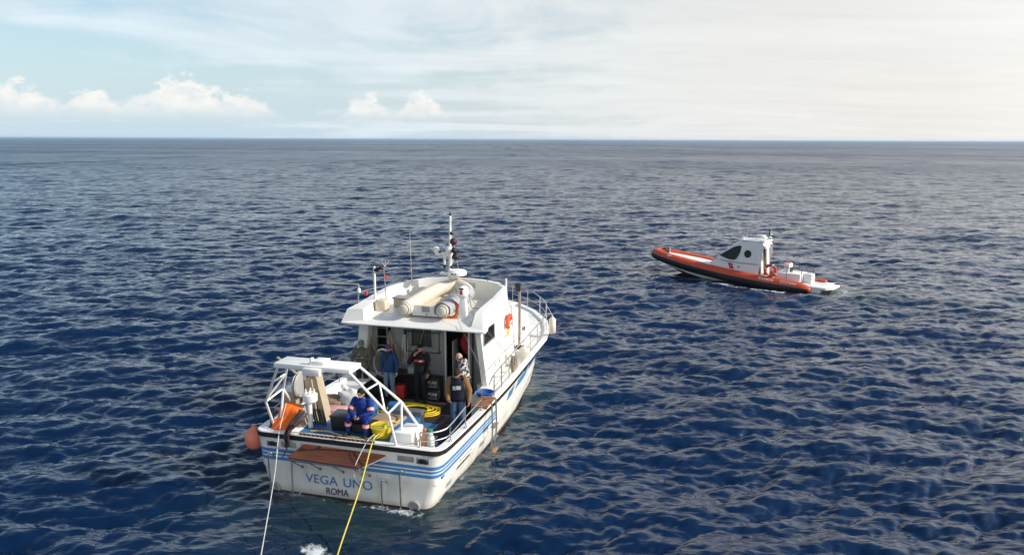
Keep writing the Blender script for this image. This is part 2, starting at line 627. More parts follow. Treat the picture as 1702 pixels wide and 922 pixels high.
def sea_material():
    m = bpy.data.materials.new('sea_water')
    m.use_nodes = True
    t = NT(m.node_tree)
    b = m.node_tree.nodes['Principled BSDF']
    co = t.new('ShaderNodeNewGeometry').outputs['Position']
    foam = t.new('ShaderNodeAttribute', attribute_name='foam').outputs['Fac']
    churn = t.new('ShaderNodeAttribute', attribute_name='churn').outputs['Fac']
    big = t.noise(t.vm('MULTIPLY', co, (0.6, 1.0, 1.0)), 0.02, 3.0, 0.5)
    deep = t.mix(t.lin(big, 0.35, 0.65), (0.0005, 0.0110, 0.044, 1), (0.0008, 0.0140, 0.056, 1))
    cn = t.noise(co, 0.9, 4.0, 0.55, 0.5)
    ch = t.m('MULTIPLY', churn, t.lin(cn, 0.3, 0.65, 0.35, 1.1), clamp=True)
    col = t.mix(t.m('MULTIPLY', ch, 0.8), deep, (0.016, 0.036, 0.036, 1))
    col = t.mix(t.sstep(churn, 1.6, 2.6), col, (0.035, 0.115, 0.100, 1))
    n1 = t.noise(co, 5.0, 6.0, 0.65, 0.7)
    n2 = t.noise(co, 1.4, 3.0, 0.5)
    fm = t.m('ADD', t.m('MULTIPLY', n1, 1.0), t.m('MULTIPLY', n2, 0.35))
    fmask = t.sstep(t.m('ADD', fm, t.m('MULTIPLY', foam, 0.62)), 0.97, 1.22)
    fmask = t.m('MULTIPLY', fmask, t.sstep(foam, 0.04, 0.25))
    col = t.mix(fmask, col, (0.62, 0.66, 0.68, 1))
    t.put(b.inputs['Base Color'], col)
    b.inputs['IOR'].default_value = 1.45
    b.inputs['Specular Tint'].default_value = (0.70, 0.88, 1.0, 1.0)
    # ripples too small for the mesh
    w1 = t.noise(t.vm('MULTIPLY', co, (0.42, 1.3, 1.0)), 3.2, 2.0, 0.50, 0.4)
    w2 = t.noise(t.vm('MULTIPLY', co, (0.6, 1.1, 1.0)), 0.55, 4.0, 0.55, 0.2)
    hgt = t.m('ADD', t.m('MULTIPLY', w1, 0.060), t.m('MULTIPLY', w2, 0.09))
    hgt = t.m('ADD', hgt, t.m('MULTIPLY', fmask, 0.05))
    bp = t.new('ShaderNodeBump')
    bp.inputs['Strength'].default_value = 0.85
    bp.inputs['Distance'].default_value = 1.0
    t.put(bp.inputs['Height'], hgt)
    # far out the mesh and the relief run out of resolution: the slopes of the waves are added to the normal instead
    dist = t.vm('LENGTH', co)
    far = t.sstep(t.m('LOGARITHM', dist, 10.0), 1.75, 2.75)

    def slope(sc, st, off):
        nd = t.new('ShaderNodeTexNoise')
        t.put(nd.inputs['Vector'], t.vm('ADD', t.vm('MULTIPLY', co, st), off))
        nd.inputs['Scale'].default_value = sc
        nd.inputs['Detail'].default_value = 4.0
        nd.inputs['Roughness'].default_value = 0.62
        return t.vm('SUBTRACT', nd.outputs['Color'], (0.5, 0.5, 0.5))
    sl = t.vm('ADD', t.vm('SCALE', slope(0.13, (0.8, 0.7, 0.0), (3, 7, 1)), scale=0.8),
              t.vm('SCALE', slope(0.7, (0.7, 1.0, 0.0), (1, 2, 5)), scale=0.6))
    # wind streaks: bands drawn out along the wind
    sl = t.vm('ADD', sl, t.vm('SCALE', slope(0.15, (1.0, 0.16, 0.0), (8, 1, 2)), scale=0.55))
    sl = t.vm('ADD', sl, t.vm('SCALE', slope(0.045, (1.0, 0.12, 0.0), (2, 5, 2)), scale=0.55))
    sl = t.vm('MULTIPLY', sl, (1.0, 1.0, 0.0))
    gust = t.noise(t.vm('MULTIPLY', co, (0.35, 1.0, 1.0)), 0.006, 4.0, 0.6)
    gk = t.lin(gust, 0.35, 0.65, 0.78, 1.25)
    nrm = t.vm('NORMALIZE', t.vm('ADD', bp.outputs[0], t.vm('SCALE', sl, scale=t.m('MULTIPLY', far, 1.0))))
    t.put(b.inputs['Normal'], nrm)
    rg = t.m('ADD', 0.035, t.m('MULTIPLY', t.m('MULTIPLY', far, 0.31), gk))
    t.put(b.inputs['Roughness'], t.m('ADD', rg, t.m('MULTIPLY', fmask, 0.5)))
    return m


sea = build_sea()
sea.data.materials.append(sea_material())


# sea air: thin even haze over the water that softens the horizon
bmh = MB()
bmh.box((0.0, 0.0, 5.2), (150000.0, 150000.0, 13.2))
haze = bmh.build('haze', [], None, smooth=0)
tag(haze, 'thin pale sea haze lying over the water', 'haze', kind='stuff')
hm = bpy.data.materials.new('sea_air')
hm.use_nodes = True
hm.node_tree.nodes.clear()
ho = hm.node_tree.nodes.new('ShaderNodeOutputMaterial')
hv = hm.node_tree.nodes.new('ShaderNodeVolumePrincipled')
hv.inputs['Color'].default_value = (0.50, 0.74, 1.0, 1.0)
hv.inputs['Density'].default_value = 0.00012
hm.node_tree.links.new(hv.outputs[0], ho.inputs['Volume'])
haze.data.materials.append(hm)


# ------------------------------------------------------------------ shared materials
M_WHITE = mat('gelcoat_white', (0.80, 0.79, 0.75), 0.32, var=0.04, vscale=1.5, bump=0.03, bscale=8, dirt=0.22, dirt_col=(0.46, 0.40, 0.30))
M_HULL = mat('hull_white', (0.76, 0.75, 0.71), 0.36, var=0.05, vscale=1.2, bump=0.05, bscale=5, dirt=0.40, dirt_col=(0.45, 0.37, 0.26))


def add_streaks(m):
    """rust runs, a yellowed band and growth just above the waterline"""
    t = NT(m.node_tree)
    b = m.node_tree.nodes['Principled BSDF']
    src = b.inputs['Base Color'].links[0].from_socket
    co = t.new('ShaderNodeTexCoord').outputs['Object']
    x, y, z = t.sep(co)
    n = t.noise(t.comb(t.m('MULTIPLY', x, 9.0), t.m('MULTIPLY', y, 9.0), t.m('MULTIPLY', z, 0.7)), 1.0, 4.0, 0.6)
    n2 = t.noise(co, 1.1, 3.0, 0.5)
    run = t.m('MULTIPLY', t.sstep(n, 0.60, 0.74), t.sstep(n2, 0.42, 0.62))
    run = t.m('MULTIPLY', run, t.lin(z, 0.0, 1.1, 0.75, 0.15))
    c = t.mix(run, src, (0.36, 0.20, 0.09, 1))
    low = t.m('SUBTRACT', 1.0, t.sstep(t.m('ADD', z, t.m('MULTIPLY', n2, 0.16)), 0.10, 0.34))
    c = t.mix(t.m('MULTIPLY', low, 0.55), c, (0.30, 0.25, 0.13, 1))
    t.put(b.inputs['Base Color'], c)


add_streaks(M_HULL)
M_CLEAN = mat('paint_white', (0.82, 0.82, 0.80), 0.35, var=0.03, vscale=3.0, dirt=0.08, dirt_col=(0.5, 0.42, 0.33))
M_BLACK = mat('rubber_black', (0.014, 0.014, 0.016), 0.55, var=0.3, vscale=9, bump=0.1)
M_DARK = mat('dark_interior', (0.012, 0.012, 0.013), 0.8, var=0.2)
M_BLUE = mat('stripe_blue', (0.060, 0.225, 0.50), 0.35, var=0.08, vscale=3)
M_BOOT = mat('antifouling_brown', (0.085, 0.026, 0.020), 0.7, var=0.25, vscale=4, bump=0.2)
M_DECK = mat('deck_blue', (0.034, 0.150, 0.34), 0.6, var=0.16, vscale=3, bump=0.15, bscale=120, dirt=0.45, dirt_col=(0.05, 0.075, 0.10))
M_MAT = mat('deck_mat_brown', (0.030, 0.018, 0.016), 0.75, var=0.25, vscale=5, bump=0.25, bscale=90)
M_STEEL = mat('stainless', (0.62, 0.62, 0.61), 0.24, metal=1.0, var=0.06, vscale=20)
M_STEELD = mat('worn_steel', (0.34, 0.33, 0.31), 0.42, metal=0.8, var=0.15, vscale=10)
M_WOOD = mat('varnished_teak', (0.105, 0.036, 0.018), 0.4, var=0.35, vscale=5, bump=0.1, stretch=(0.4, 3.0, 3.0))
M_TEAK = mat('bare_teak', (0.36, 0.17, 0.07), 0.6, var=0.3, vscale=5, bump=0.1)
M_GLASS = mat('window_dark', (0.008, 0.010, 0.011), 0.12, var=0.1, spec=0.22)
M_BEIGE = mat('beige_paint', (0.42, 0.35, 0.25), 0.5, var=0.10, vscale=4, bump=0.08, dirt=0.4, dirt_col=(0.20, 0.13, 0.08))
M_GREY = mat('grey_paint', (0.33, 0.33, 0.33), 0.5, var=0.1, vscale=5, dirt=0.3)
M_CREAM = mat('cream_canvas', (0.62, 0.55, 0.43), 0.75, var=0.08, vscale=5, bump=0.1, bscale=50)
M_ROPE = mat('manila_rope', (0.33, 0.27, 0.19), 0.9, var=0.25, vscale=18, bump=0.4, bscale=120)
M_ROPEW = mat('white_rope', (0.55, 0.54, 0.50), 0.85, var=0.15, vscale=25, bump=0.3, bscale=150)
M_YELLOW = mat('hose_yellow', (0.72, 0.52, 0.015), 0.4, var=0.1, vscale=6)
M_ORANGE = mat('orange_cloth', (0.86, 0.155, 0.012), 0.7, var=0.12, vscale=8, bump=0.2, bscale=30)
M_RED = mat('signal_red', (0.55, 0.035, 0.025), 0.45, var=0.1)
M_ALU = mat('aluminium', (0.45, 0.46, 0.47), 0.38, metal=0.9, var=0.1, vscale=7)

# ------------------------------------------------------------------ the research vessel
vessel = VF.place(empty('research_vessel'))
tag(vessel, 'white blue-striped research boat with stern gantry, lettered VEGA UNO ROMA', 'boat')


def lerp_tab(tab, y):
    if y <= tab[0][0]:
        return tab[0][1]
    for (a, va), (b, vb) in zip(tab, tab[1:]):
        if y <= b:
            t = (y - a) / (b - a)
            return va + (vb - va) * t
    return tab[-1][1]


GUN = [(0.0, 2.17), (0.03, 2.26), (0.10, 2.34), (0.24, 2.40), (0.55, 2.43), (1.2, 2.45), (2.5, 2.47), (4.0, 2.47), (5.5, 2.46), (7.0, 2.45), (8.5, 2.45),
       (10.0, 2.48), (11.0, 2.38), (12.0, 2.08), (13.0, 1.38), (13.6, 0.70), (13.95, 0.12), (14.0, 0.0)]
ZG = [(0, 1.50), (2, 1.46), (5, 1.45), (8, 1.47), (10, 1.54), (12, 1.72), (14, 1.95)]
LEV = [('g', None, 1.0), ('s', 0.84, 0.968), ('c', 0.63, 0.962), ('c2', 0.60, 0.945), ('w', 0.05, 0.885), ('u', -0.12, 0.865), ('k', -0.55, 0.45)]


def hull_shift(y):
    """the after body is built a little to port of the wheelhouse centreline"""
    t = min(1.0, max(0.0, y / 6.0))
    return -0.13 * (1 - t * t * (3 - 2 * t))


def hull_x(y, z):
    """half breadth of the hull at station y, height z"""
    zs = [lerp_tab(ZG, y)] + [l[1] for l in LEV[1:]]
    bow = max(0.0, (y - 7.0) / 7.0)
    rs = [1.0] + [l[2] * (1 - 0.30 * bow * (1 - 0.2 * i / 3)) for i, l in enumerate(LEV[1:])]
    xg = lerp_tab(GUN, y)
    if z >= zs[0]:
        return xg
    for i in range(len(zs) - 1):
        if z >= zs[i + 1]:
            t = (zs[i] - z) / (zs[i] - zs[i + 1])
            return xg * (rs[i] + (rs[i + 1] - rs[i]) * t)
    return xg * rs[-1]


def hull_y(y, z):
    """the stem rakes: stations move aft with depth"""
    k = 0.055 * (y / 14.0) ** 3 * max(0.0, (1.9 - z))
    return y * (1 - k)


def ring(z_of_y, off=0.0, y_max=14.0, y_min=None):
    """outline round the hull at a height given per station, from the port bow round the transom to the starboard bow"""
    ys = [q[0] for q in GUN if q[0] <= y_max + 1e-6]
    extra = [0.85, 1.8, 3.2, 4.8, 6.2, 7.7, 9.3, 10.5, 11.5, 12.5]
    ys = sorted(set(ys + [e for e in extra if e < y_max]))
    st = []
    for y in ys:
        z = z_of_y(y)
        x = hull_x(y, z)
        st.append((x, hull_y(y, z), z))
    n = len(st)
    right = []
    for i, (x, y, z) in enumerate(st):
        if off:
            a = st[max(0, i - 1)]; b = st[min(n - 1, i + 1)]
            t = Vector((b[0] - a[0], b[1] - a[1], 0))
            if i == 0:
                t = Vector((1, 0.35, 0))
            nrm = Vector((t.y, -t.x, 0)).normalized() if t.length > 0 else Vector((1, 0, 0))
            x, y = x + nrm.x * off, y + nrm.y * off
        right.append(Vector((max(x, 0.0), y, z)))
    left = [Vector((-p.x + hull_shift(p.y), p.y, p.z)) for p in reversed(right)]
    return left + [Vector((p.x + hull_shift(p.y), p.y, p.z)) for p in right]


# hull shell
hb = MB()
zlev = [lambda y: lerp_tab(ZG, y) - 0.02] + [(lambda zz: (lambda y: zz))(l[1]) for l in LEV[1:5]]
hb.loft([ring(z) for z in zlev])
hull = hb.build('hull', M_HULL, vessel, smooth=28)
bb = MB()
bb.loft([ring(lambda y: 0.052), ring(lambda y: -0.12), ring(lambda y: -0.55)])
bb.build('bottom', M_BOOT, hull, smooth=28)


def band(z0, z1, off, name, material, y_max, parent, zrel=False):
    f0 = (lambda y: lerp_tab(ZG, y) + z0) if zrel else (lambda y: z0)
    f1 = (lambda y: lerp_tab(ZG, y) + z1) if zrel else (lambda y: z1)
    a, b = ring(f0, off, y_max), ring(f1, off, y_max)
    a2, b2 = ring(f0, -0.01, y_max), ring(f1, -0.01, y_max)
    m = MB()
    m.loft([a2, a, b, b2])
    return m.build(name, material, parent, smooth=30)


band(1.015, 1.095, 0.004, 'stripe', M_BLUE, 4.8, hull)
band(0.930, 0.980, 0.004, 'stripe', M_BLUE, 4.8, hull)
band(0.815, 0.892, 0.004, 'stripe', M_BLUE, 4.8, hull)
# the broad blue flash with two breaks further forward, on each side
for sg in (1, -1):
    for ya, yb in ((5.15, 5.75), (6.15, 7.55), (7.95, 9.9)):
        m = MB()
        sec = []
        for k in range(7):
            y = ya + (yb - ya) * k / 6
            p = []
            for z in (1.20, 0.98):
                zz = z + 0.03 * (y - 5)
                yy = y + (0.12 if z > 1.1 else -0.12)
                p.append(Vector((sg * (hull_x(yy, zz) + 0.005), hull_y(yy, zz), zz)))
            sec.append(p)
        m.loft(sec)
        m.build('flash', M_BLUE, hull, smooth=30)
# black rubbing strake and white capping rail
band(-0.125, -0.012, 0.035, 'rubbing_strake', M_BLACK, 14.0, vessel, True)
cap = MB()
o1 = ring(lambda y: lerp_tab(ZG, y) - 0.011, 0.02)
o2 = ring(lambda y: lerp_tab(ZG, y) + 0.012, 0.005)
o3 = ring(lambda y: lerp_tab(ZG, y) + 0.012, -0.17)
o4 = ring(lambda y: lerp_tab(ZG, y) - 0.06, -0.18)
cap.loft([o1, o2, o3, o4])
cap.build('capping_rail', M_CLEAN, vessel, smooth=30)
# bulwark inside the cockpit
bw = MB()
bw.loft([ring(lambda y: lerp_tab(ZG, y) - 0.05, -0.175, 5.5), ring(lambda y: 0.78, -0.19, 5.5)])
bw.build('bulwark', M_WHITE, vessel, smooth=30)
# cockpit sole
sole = MB()
zs_ = 0.80
sole.prism([(-2.36, 0.2, zs_ - 0.05), (2.2, 0.2, zs_ - 0.05), (2.25, 5.32, zs_ - 0.05), (-2.30, 5.32, zs_ - 0.05)], (0, 0, 0.05))
sole.build('cockpit_sole', M_DECK, vessel, smooth=0)
for (x0, x1, y0, y1) in ((1.0, 2.15, 2.0, 3.2), (1.45, 2.12, 0.75, 1.45), (-1.7, 2.1, 3.26, 5.28)):
    m = MB()
    m.box(((x0 + x1) / 2, (y0 + y1) / 2, zs_ + 0.008), (x1 - x0, y1 - y0, 0.016), bev=0.005)
    m.build('deck_mat', M_MAT, vessel, smooth=30)
# raised working deck at the stern, level with the stern roller; the walkway to starboard stays low
ZA = 1.465
m = MB()
m.prism([(-2.37, 0.16, 0.81), (0.98, 0.16, 0.81), (0.98, 1.95, 0.81), (-0.55, 1.95, 0.81), (-0.55, 2.75, 0.81), (-2.36, 2.75, 0.81)], (0, 0, ZA - 0.81))
m.build('working_deck', [M_DECK], vessel, smooth=0)

# side decks and foredeck at rail height, with the step down to the cockpit
fd = MB()
rg = [p for p in ring(lambda y: lerp_tab(ZG, y) - 0.075, -0.10)]
n2 = len(rg) // 2
rt = [p for p in rg[n2:] if p.y > 3.55]
for sg in (1, -1):
    outer = [Vector((sg * p.x, p.y, p.z)) for p in rt]
    inner = [Vector((sg * min(p.x, 1.66), p.y, p.z + 0.02)) for p in rt]
    fd.loft([outer, inner])
    fd.quad(outer[0], inner[0], (inner[0].x, inner[0].y, 0.78), (outer[0].x, outer[0].y, 0.78))
fr = [p for p in rt if p.y > 7.5]
fd.loft([[Vector((min(p.x, 1.66), p.y, p.z + 0.02)) for p in fr], [Vector((0, p.y, p.z + 0.05)) for p in fr], [Vector((-min(p.x, 1.66), p.y, p.z + 0.02)) for p in fr]])
fd.build('side_deck', M_WHITE, vessel, smooth=30)

# transom details -------------------------------------------------------------
for sx in (-1, 1):
    m = MB()
    m.box((sx * 1.92 - 0.1, -0.012, 1.235), (0.30, 0.03, 0.155), bev=0.012)
    fl = m.build('fairlead', M_STEEL, vessel)
    m = MB()
    m.lathe([(0.0, 0), (0.052, 0.0), (0.052, 0.012), (0.03, 0.016), (0.0, 0.016)], (0, 0, 0), 'Y', 18, Matrix.Scale(1.9, 4, (1, 0, 0)))
    for i, p in enumerate(m.v):
        m.v[i] = (p[0] + sx * 1.92 - 0.1, -0.03 - p[1], p[2] + 1.235)
    m.build('hole', M_BLACK, fl)
    m = MB()
    m.box((sx * 1.50 - 0.1, -0.006, 1.235), (0.40, 0.016, 0.13), bev=0.006)
    m.build('backing_plate', M_GREY, vessel)
m = MB()
m.box((-1.22, -0.008, 1.23), (0.10, 0.018, 0.14), bev=0.006)
m.build('backing_plate', M_BEIGE, vessel)

# folding stern platform: boards on a frame, propped by four struts
pf = empty('stern_platform', parent=vessel)
A, B = Vector((-1.16, -0.03, 1.30)), Vector((0.92, -0.03, 1.27))          # hinge line
C_, D_ = Vector((-1.32, -0.52, 1.15)), Vector((0.48, -0.52, 1.12))       # outer edge
nb = 6
for k in range(nb):
    t0, t1 = (k + 0.03) / nb, (k + 0.97) / nb
    p = [A.lerp(C_, t0), B.lerp(D_, t0), B.lerp(D_, t1), A.lerp(C_, t1)]
    nrm = (p[1] - p[0]).cross(p[3] - p[0]).normalized() * 0.03
    if nrm.z < 0:
        nrm = -nrm
    m = MB()
    m.prism([q - nrm * 0.5 for q in p], nrm)
    m.build('plank', M_WOOD, pf, smooth=0)
m = MB()
m.tube([A + Vector((0, 0, -0.04)), C_ + Vector((0, 0, -0.035)), D_ + Vector((0, 0, -0.035)), B + Vector((0, 0, -0.04))], 0.014, 6)
m.build('frame', M_STEELD, pf)
for px_ in (-1.30, -0.83, -0.23, 0.26, 0.44):
    y0 = -0.50
    zt = 1.10
    m = MB()
    m.tube([(px_, y0, zt), (px_ + 0.05, -0.02, 0.72)], 0.014, 6)
    m.lathe([(0.0, 0), (0.035, 0), (0.035, 0.02), (0.0, 0.022)], (px_ + 0.05, -0.022, 0.72), 'Y', 10)
    m.build('strut', M_STEELD, pf)


def pipe(name, pts, r, material, parent, n=7):
    m = MB()
    m.tube(pts, r, n)
    return m.build(name, material, parent)


def curve_pts(pts, k=5):
    """rounded polyline: Catmull-Rom through the points"""
    P_ = [Vector(p) for p in pts]
    out = []
    for i in range(len(P_) - 1):
        p0 = P_[max(0, i - 1)]; p1 = P_[i]; p2 = P_[i + 1]; p3 = P_[min(len(P_) - 1, i + 2)]
        for j in range(k):
            t = j / k
            out.append(0.5 * ((2 * p1) + (p2 - p0) * t + (2 * p0 - 5 * p1 + 4 * p2 - p3) * t * t + (3 * p1 - p0 - 3 * p2 + p3) * t ** 3))
    out.append(P_[-1])
    return out


bl = empty('boarding_ladder', parent=vessel)
pipe('upright', curve_pts([(-1.98, -0.02, 0.86), (-1.99, -0.12, 1.02), (-2.06, -0.16, 0.98), (-2.06, -0.14, 0.5), (-2.05, -0.14, -0.1)], 4), 0.02, M_STEEL, bl)
pipe('upright', [(-1.45, -0.04, 0.92), (-1.46, -0.13, 0.86), (-1.46, -0.14, 0.0)], 0.02, M_STEEL, bl)
pipe('step', curve_pts([(-2.06, -0.14, -0.02), (-2.05, -0.34, -0.02), (-1.55, -0.36, -0.02), (-1.34, -0.2, 0.02), (-1.3, -0.03, 0.08)], 4), 0.024, M_STEEL, bl)
m = MB()
m.box((-1.77, -0.2, 0.0), (0.52, 0.16, 0.02), bev=0.005)
m.build('tread', M_STEELD, bl)
for (x, zt) in ((1.30, 0.98), (0.84, 0.70)):
    m = MB()
    m.tube(curve_pts([(x + 0.10, -0.015, zt - 0.12), (x + 0.06, -0.11, zt), (x, -0.13, zt - 0.04), (x, -0.12, zt - 0.35), (x, -0.10, -0.15)], 4), 0.017, 7)
    m.build('grab_pole', M_STEEL, vessel)
for x in (-2.02, 1.60):
    m = MB()
    m.lathe([(0.14, 0.0), (0.145, 0.03), (0.12, 0.05), (0.10, 0.045), (0.09, 0.005)], (x, 0.0, 0.10), 'Y', 18)
    for i, p in enumerate(m.v):
        m.v[i] = (p[0], -p[1] - 0.002, p[2])
    m.build('exhaust_outlet', M_GREY, vessel)

TXT_B = mat('lettering_blue', (0.055, 0.22, 0.48), 0.4, var=0.12, vscale=8)
TXT_N = mat('lettering_navy', (0.018, 0.020, 0.12), 0.4, var=0.12, vscale=8)
MT = Matrix.Translation((-0.33, -0.012, 0.445)) @ Matrix.Rotation(R(90), 4, 'X')
text_mesh('name_lettering', 'VEGA', 0.315, TXT_B, hull, Matrix.Translation((-0.43, 0, 0)) @ MT, 0.004, 1.03, xs=1.04)
text_mesh('name_lettering', 'UNO', 0.315, TXT_B, hull, Matrix.Translation((0.51, 0, 0)) @ MT, 0.004, 1.03, xs=1.04)
MT = Matrix.Translation((-0.36, -0.012, 0.185)) @ Matrix.Rotation(R(90), 4, 'X')
text_mesh('port_lettering', 'ROMA', 0.235, TXT_N, hull, MT, 0.004, 1.0, xs=0.88)

# hawse slot and vents on the starboard side
for (y0, y1, z0, z1, mm) in ((1.25, 2.15, 0.50, 0.72, M_MAT), (0.72, 1.05, 0.26, 0.38, M_GREY)):
    m = MB()
    sec = []
    for k in range(4):
        y = y0 + (y1 - y0) * k / 3
        sec.append([Vector((hull_x(y, z) + hull_shift(y) + 0.006, y, z)) for z in (z0, z1)])
    m.loft(sec)
    m.build('side_vent', mm, vessel)

# starboard boarding gate: teak grating step, folding ladder --------------------
st = empty('boarding_step', parent=vessel)
for k in range(7):
    m = MB()
    y = 3.02 + 0.125 * k
    m.box((2.22, y, 1.50), (0.40, 0.075, 0.03), bev=0.004)
    m.build('slat', M_TEAK, st, smooth=0)
m = MB()
for x in (2.05, 2.40):
    m.box((x, 3.4, 1.475), (0.035, 0.92, 0.03))
m.build('bearer', M_WOOD, st)
sl_ = empty('side_ladder', parent=vessel)
pipe('upright', [(2.55, 3.02, 1.62), (2.57, 3.02, 0.9), (2.53, 2.98, -0.15)], 0.022, M_STEELD, sl_)
pipe('upright', [(2.55, 3.40, 1.62), (2.57, 3.40, 0.9), (2.53, 3.36, 0.2)], 0.022, M_STEELD, sl_)
for zz in (0.25, 0.6, 0.95):
    m = MB(); m.box((2.57, 3.2, zz), (0.12, 0.38, 0.025), bev=0.005)
    m.build('rung', M_TEAK if zz < 0.5 else M_STEELD, sl_)

# guard rails -------------------------------------------------------------------
gr = empty('guard_rail', parent=vessel)


def stanchion(x, y, z0, z1, r=0.016):
    m = MB()
    m.tube([(x, y, z0), (x, y, z1)], r, 7)
    m.lathe([(0.0, 0), (0.04, 0), (0.04, 0.02), (0.0, 0.022)], (x, y, z0), 'Z', 10)
    return m.build('stanchion', M_STEEL, gr)


# stern quarter, starboard
stanchion(1.72, 0.10, 1.51, 1.86)
stanchion(2.26, 0.62, 1.50, 1.90)
stanchion(2.32, 1.55, 1.49, 2.02)
stanchion(2.33, 2.85, 1.48, 2.05)
pipe('rail', curve_pts([(1.72, 0.10, 1.86), (1.95, 0.16, 1.86), (2.16, 0.36, 1.86), (2.26, 0.62, 1.90), (2.32, 1.55, 2.02)], 5), 0.019, M_STEEL, gr)
pipe('rail', curve_pts([(1.72, 0.10, 1.66), (1.95, 0.16, 1.66), (2.16, 0.36, 1.66), (2.26, 0.62, 1.68), (2.32, 1.55, 1.76), (2.33, 2.85, 1.77)], 5), 0.013, M_STEEL, gr)
RAILP = [(3.95, 2.34, 2.10), (4.7, 2.34, 2.14), (5.5, 2.34, 2.16), (6.4, 2.33, 2.18), (7.3, 2.33, 2.20), (8.2, 2.32, 2.22), (9.1, 2.34, 2.24), (10.0, 2.34, 2.28), (10.8, 2.28, 2.36), (11.6, 2.10, 2.44), (12.4, 1.68, 2.52), (13.2, 1.0, 2.60), (13.7, 0.25, 2.66)]
for sg in (1, -1):
    for (y, x, z) in RAILP:
        stanchion(sg * x, y, lerp_tab(ZG, y) - 0.06, z)
    a = [(sg * x, y, z) for (y, x, z) in RAILP]
    start = [] if sg < 0 else [(2.33, 3.55, 1.95)]
    pipe('rail', curve_pts(start + a, 3), 0.019, M_STEEL, gr)
    pipe('rail', curve_pts([(sg * x, y, z - 0.36) for (y, x, z) in RAILP], 3), 0.012, M_STEEL, gr)
pipe('rail', curve_pts([(0.25, 13.7, 2.66), (0.0, 13.85, 2.66), (-0.25, 13.7, 2.66)], 4), 0.019, M_STEEL, gr)
# port quarter rail
for (y, z) in ((0.35, 1.95), (1.6, 2.0), (2.9, 2.05)):
    stanchion(-2.30 if y > 0.5 else -2.2, y, 1.49, z)
pipe('rail', curve_pts([(-2.2, 0.35, 1.95), (-2.30, 1.6, 2.0), (-2.32, 2.9, 2.05), (-2.34, 3.95, 2.10)], 3), 0.017, M_STEEL, gr)
pipe('rail', curve_pts([(-2.2, 0.35, 1.72), (-2.30, 1.6, 1.75), (-2.32, 2.9, 1.78), (-2.34, 3.95, 1.80)], 3), 0.012, M_STEEL, gr)
m = MB()
m.tube([(-2.22, 0.30, 1.50), (-2.20, 0.30, 1.98)], 0.045, 8)
m.lathe([(0.07, 0), (0.07, 0.03), (0.0, 0.035)], (-2.22, 0.30, 1.50), 'Z', 12)
m.build('mooring_post', M_BLACK, vessel)

# stern gantry: broad flat beam on two braced tubular legs ------------------------
ga = empty('stern_gantry', parent=vessel)
m = MB()
m.box((-0.47, -0.47, 3.43), (1.86, 0.56, 0.11), rz=R(0), bev=0.012)
bm_ = m.build('beam', M_CLEAN, ga, smooth=30)
m = MB()
m.box((-0.36, -0.5, 3.53), (0.30, 0.34, 0.10), bev=0.02)
m.box((-0.52, -0.62, 3.56), (0.06, 0.10, 0.16), bev=0.01)
m.box((-0.44, -0.79, 3.37), (0.42, 0.10, 0.16), bev=0.02)
m.tube([(-0.62, -0.78, 3.40), (-0.62, -0.78, 3.18)], 0.035, 8)
m.build('sheave_block', M_CLEAN, bm_)
TR = 0.031
legs = {
    1: [[(0.40, -0.66, 3.40), (1.06, -0.12, 2.30), (1.16, 0.04, 1.50)],
        [(0.42, -0.24, 3.42), (1.14, 0.42, 2.42), (1.44, 0.74, 1.72)],
        [(1.14, 0.42, 2.42), (1.13, 0.42, 1.72)]],
    -1: [[(-1.34, -0.68, 3.38), (-2.06, -0.14, 2.30), (-2.18, 0.34, 1.50)],
         [(-1.34, -0.24, 3.42), (-1.86, 0.30, 2.50), (-2.00, 0.92, 1.86)],
         [(-1.86, 0.30, 2.50), (-2.02, 0.34, 1.50)]],
}
for sg, L_ in legs.items():
    m = MB()
    for pl_ in L_:
        m.tube(pl_, TR, 8)
    lg = m.build('leg', M_CLEAN, ga)
    a0, a1 = Vector(L_[0][0]), Vector(L_[0][1])
    b0, b1 = Vector(L_[1][0]), Vector(L_[1][1])
    m = MB()
    m.tube([a0.lerp(a1, 0.98), b0.lerp(b1, 0.98)], 0.026, 7)
    m.build('brace', M_CLEAN, lg)
    m = MB()
    m.tube([a0.lerp(a1, 0.90), b0.lerp(b1, 0.48)], 0.022, 7)
    m.tube([a0.lerp(a1, 0.42), b0.lerp(b1, 0.46)], 0.022, 7)
    m.build('brace', M_CLEAN, lg)
# pedestal under the starboard leg and platform under the port one
m = MB()
m.hexa([(0.66, 0.17, 0.8), (1.50, 0.17, 0.8), (1.52, 0.95, 0.8), (0.80, 0.95, 0.8), (0.98, 0.24, 1.74), (1.46, 0.24, 1.74), (1.48, 0.90, 1.74), (1.06, 0.90, 1.74)])
m.build('gantry_pedestal', M_CLEAN, vessel, smooth=30, bevel=0.03)
m = MB()
m.box((-1.93, 0.55, 1.475), (0.90, 0.95, 0.05), bev=0.015)
m.box((-1.86, 0.62, 1.12), (0.7, 0.72, 0.64), bev=0.01)
m.build('winch_platform', M_CLEAN, vessel, smooth=30)

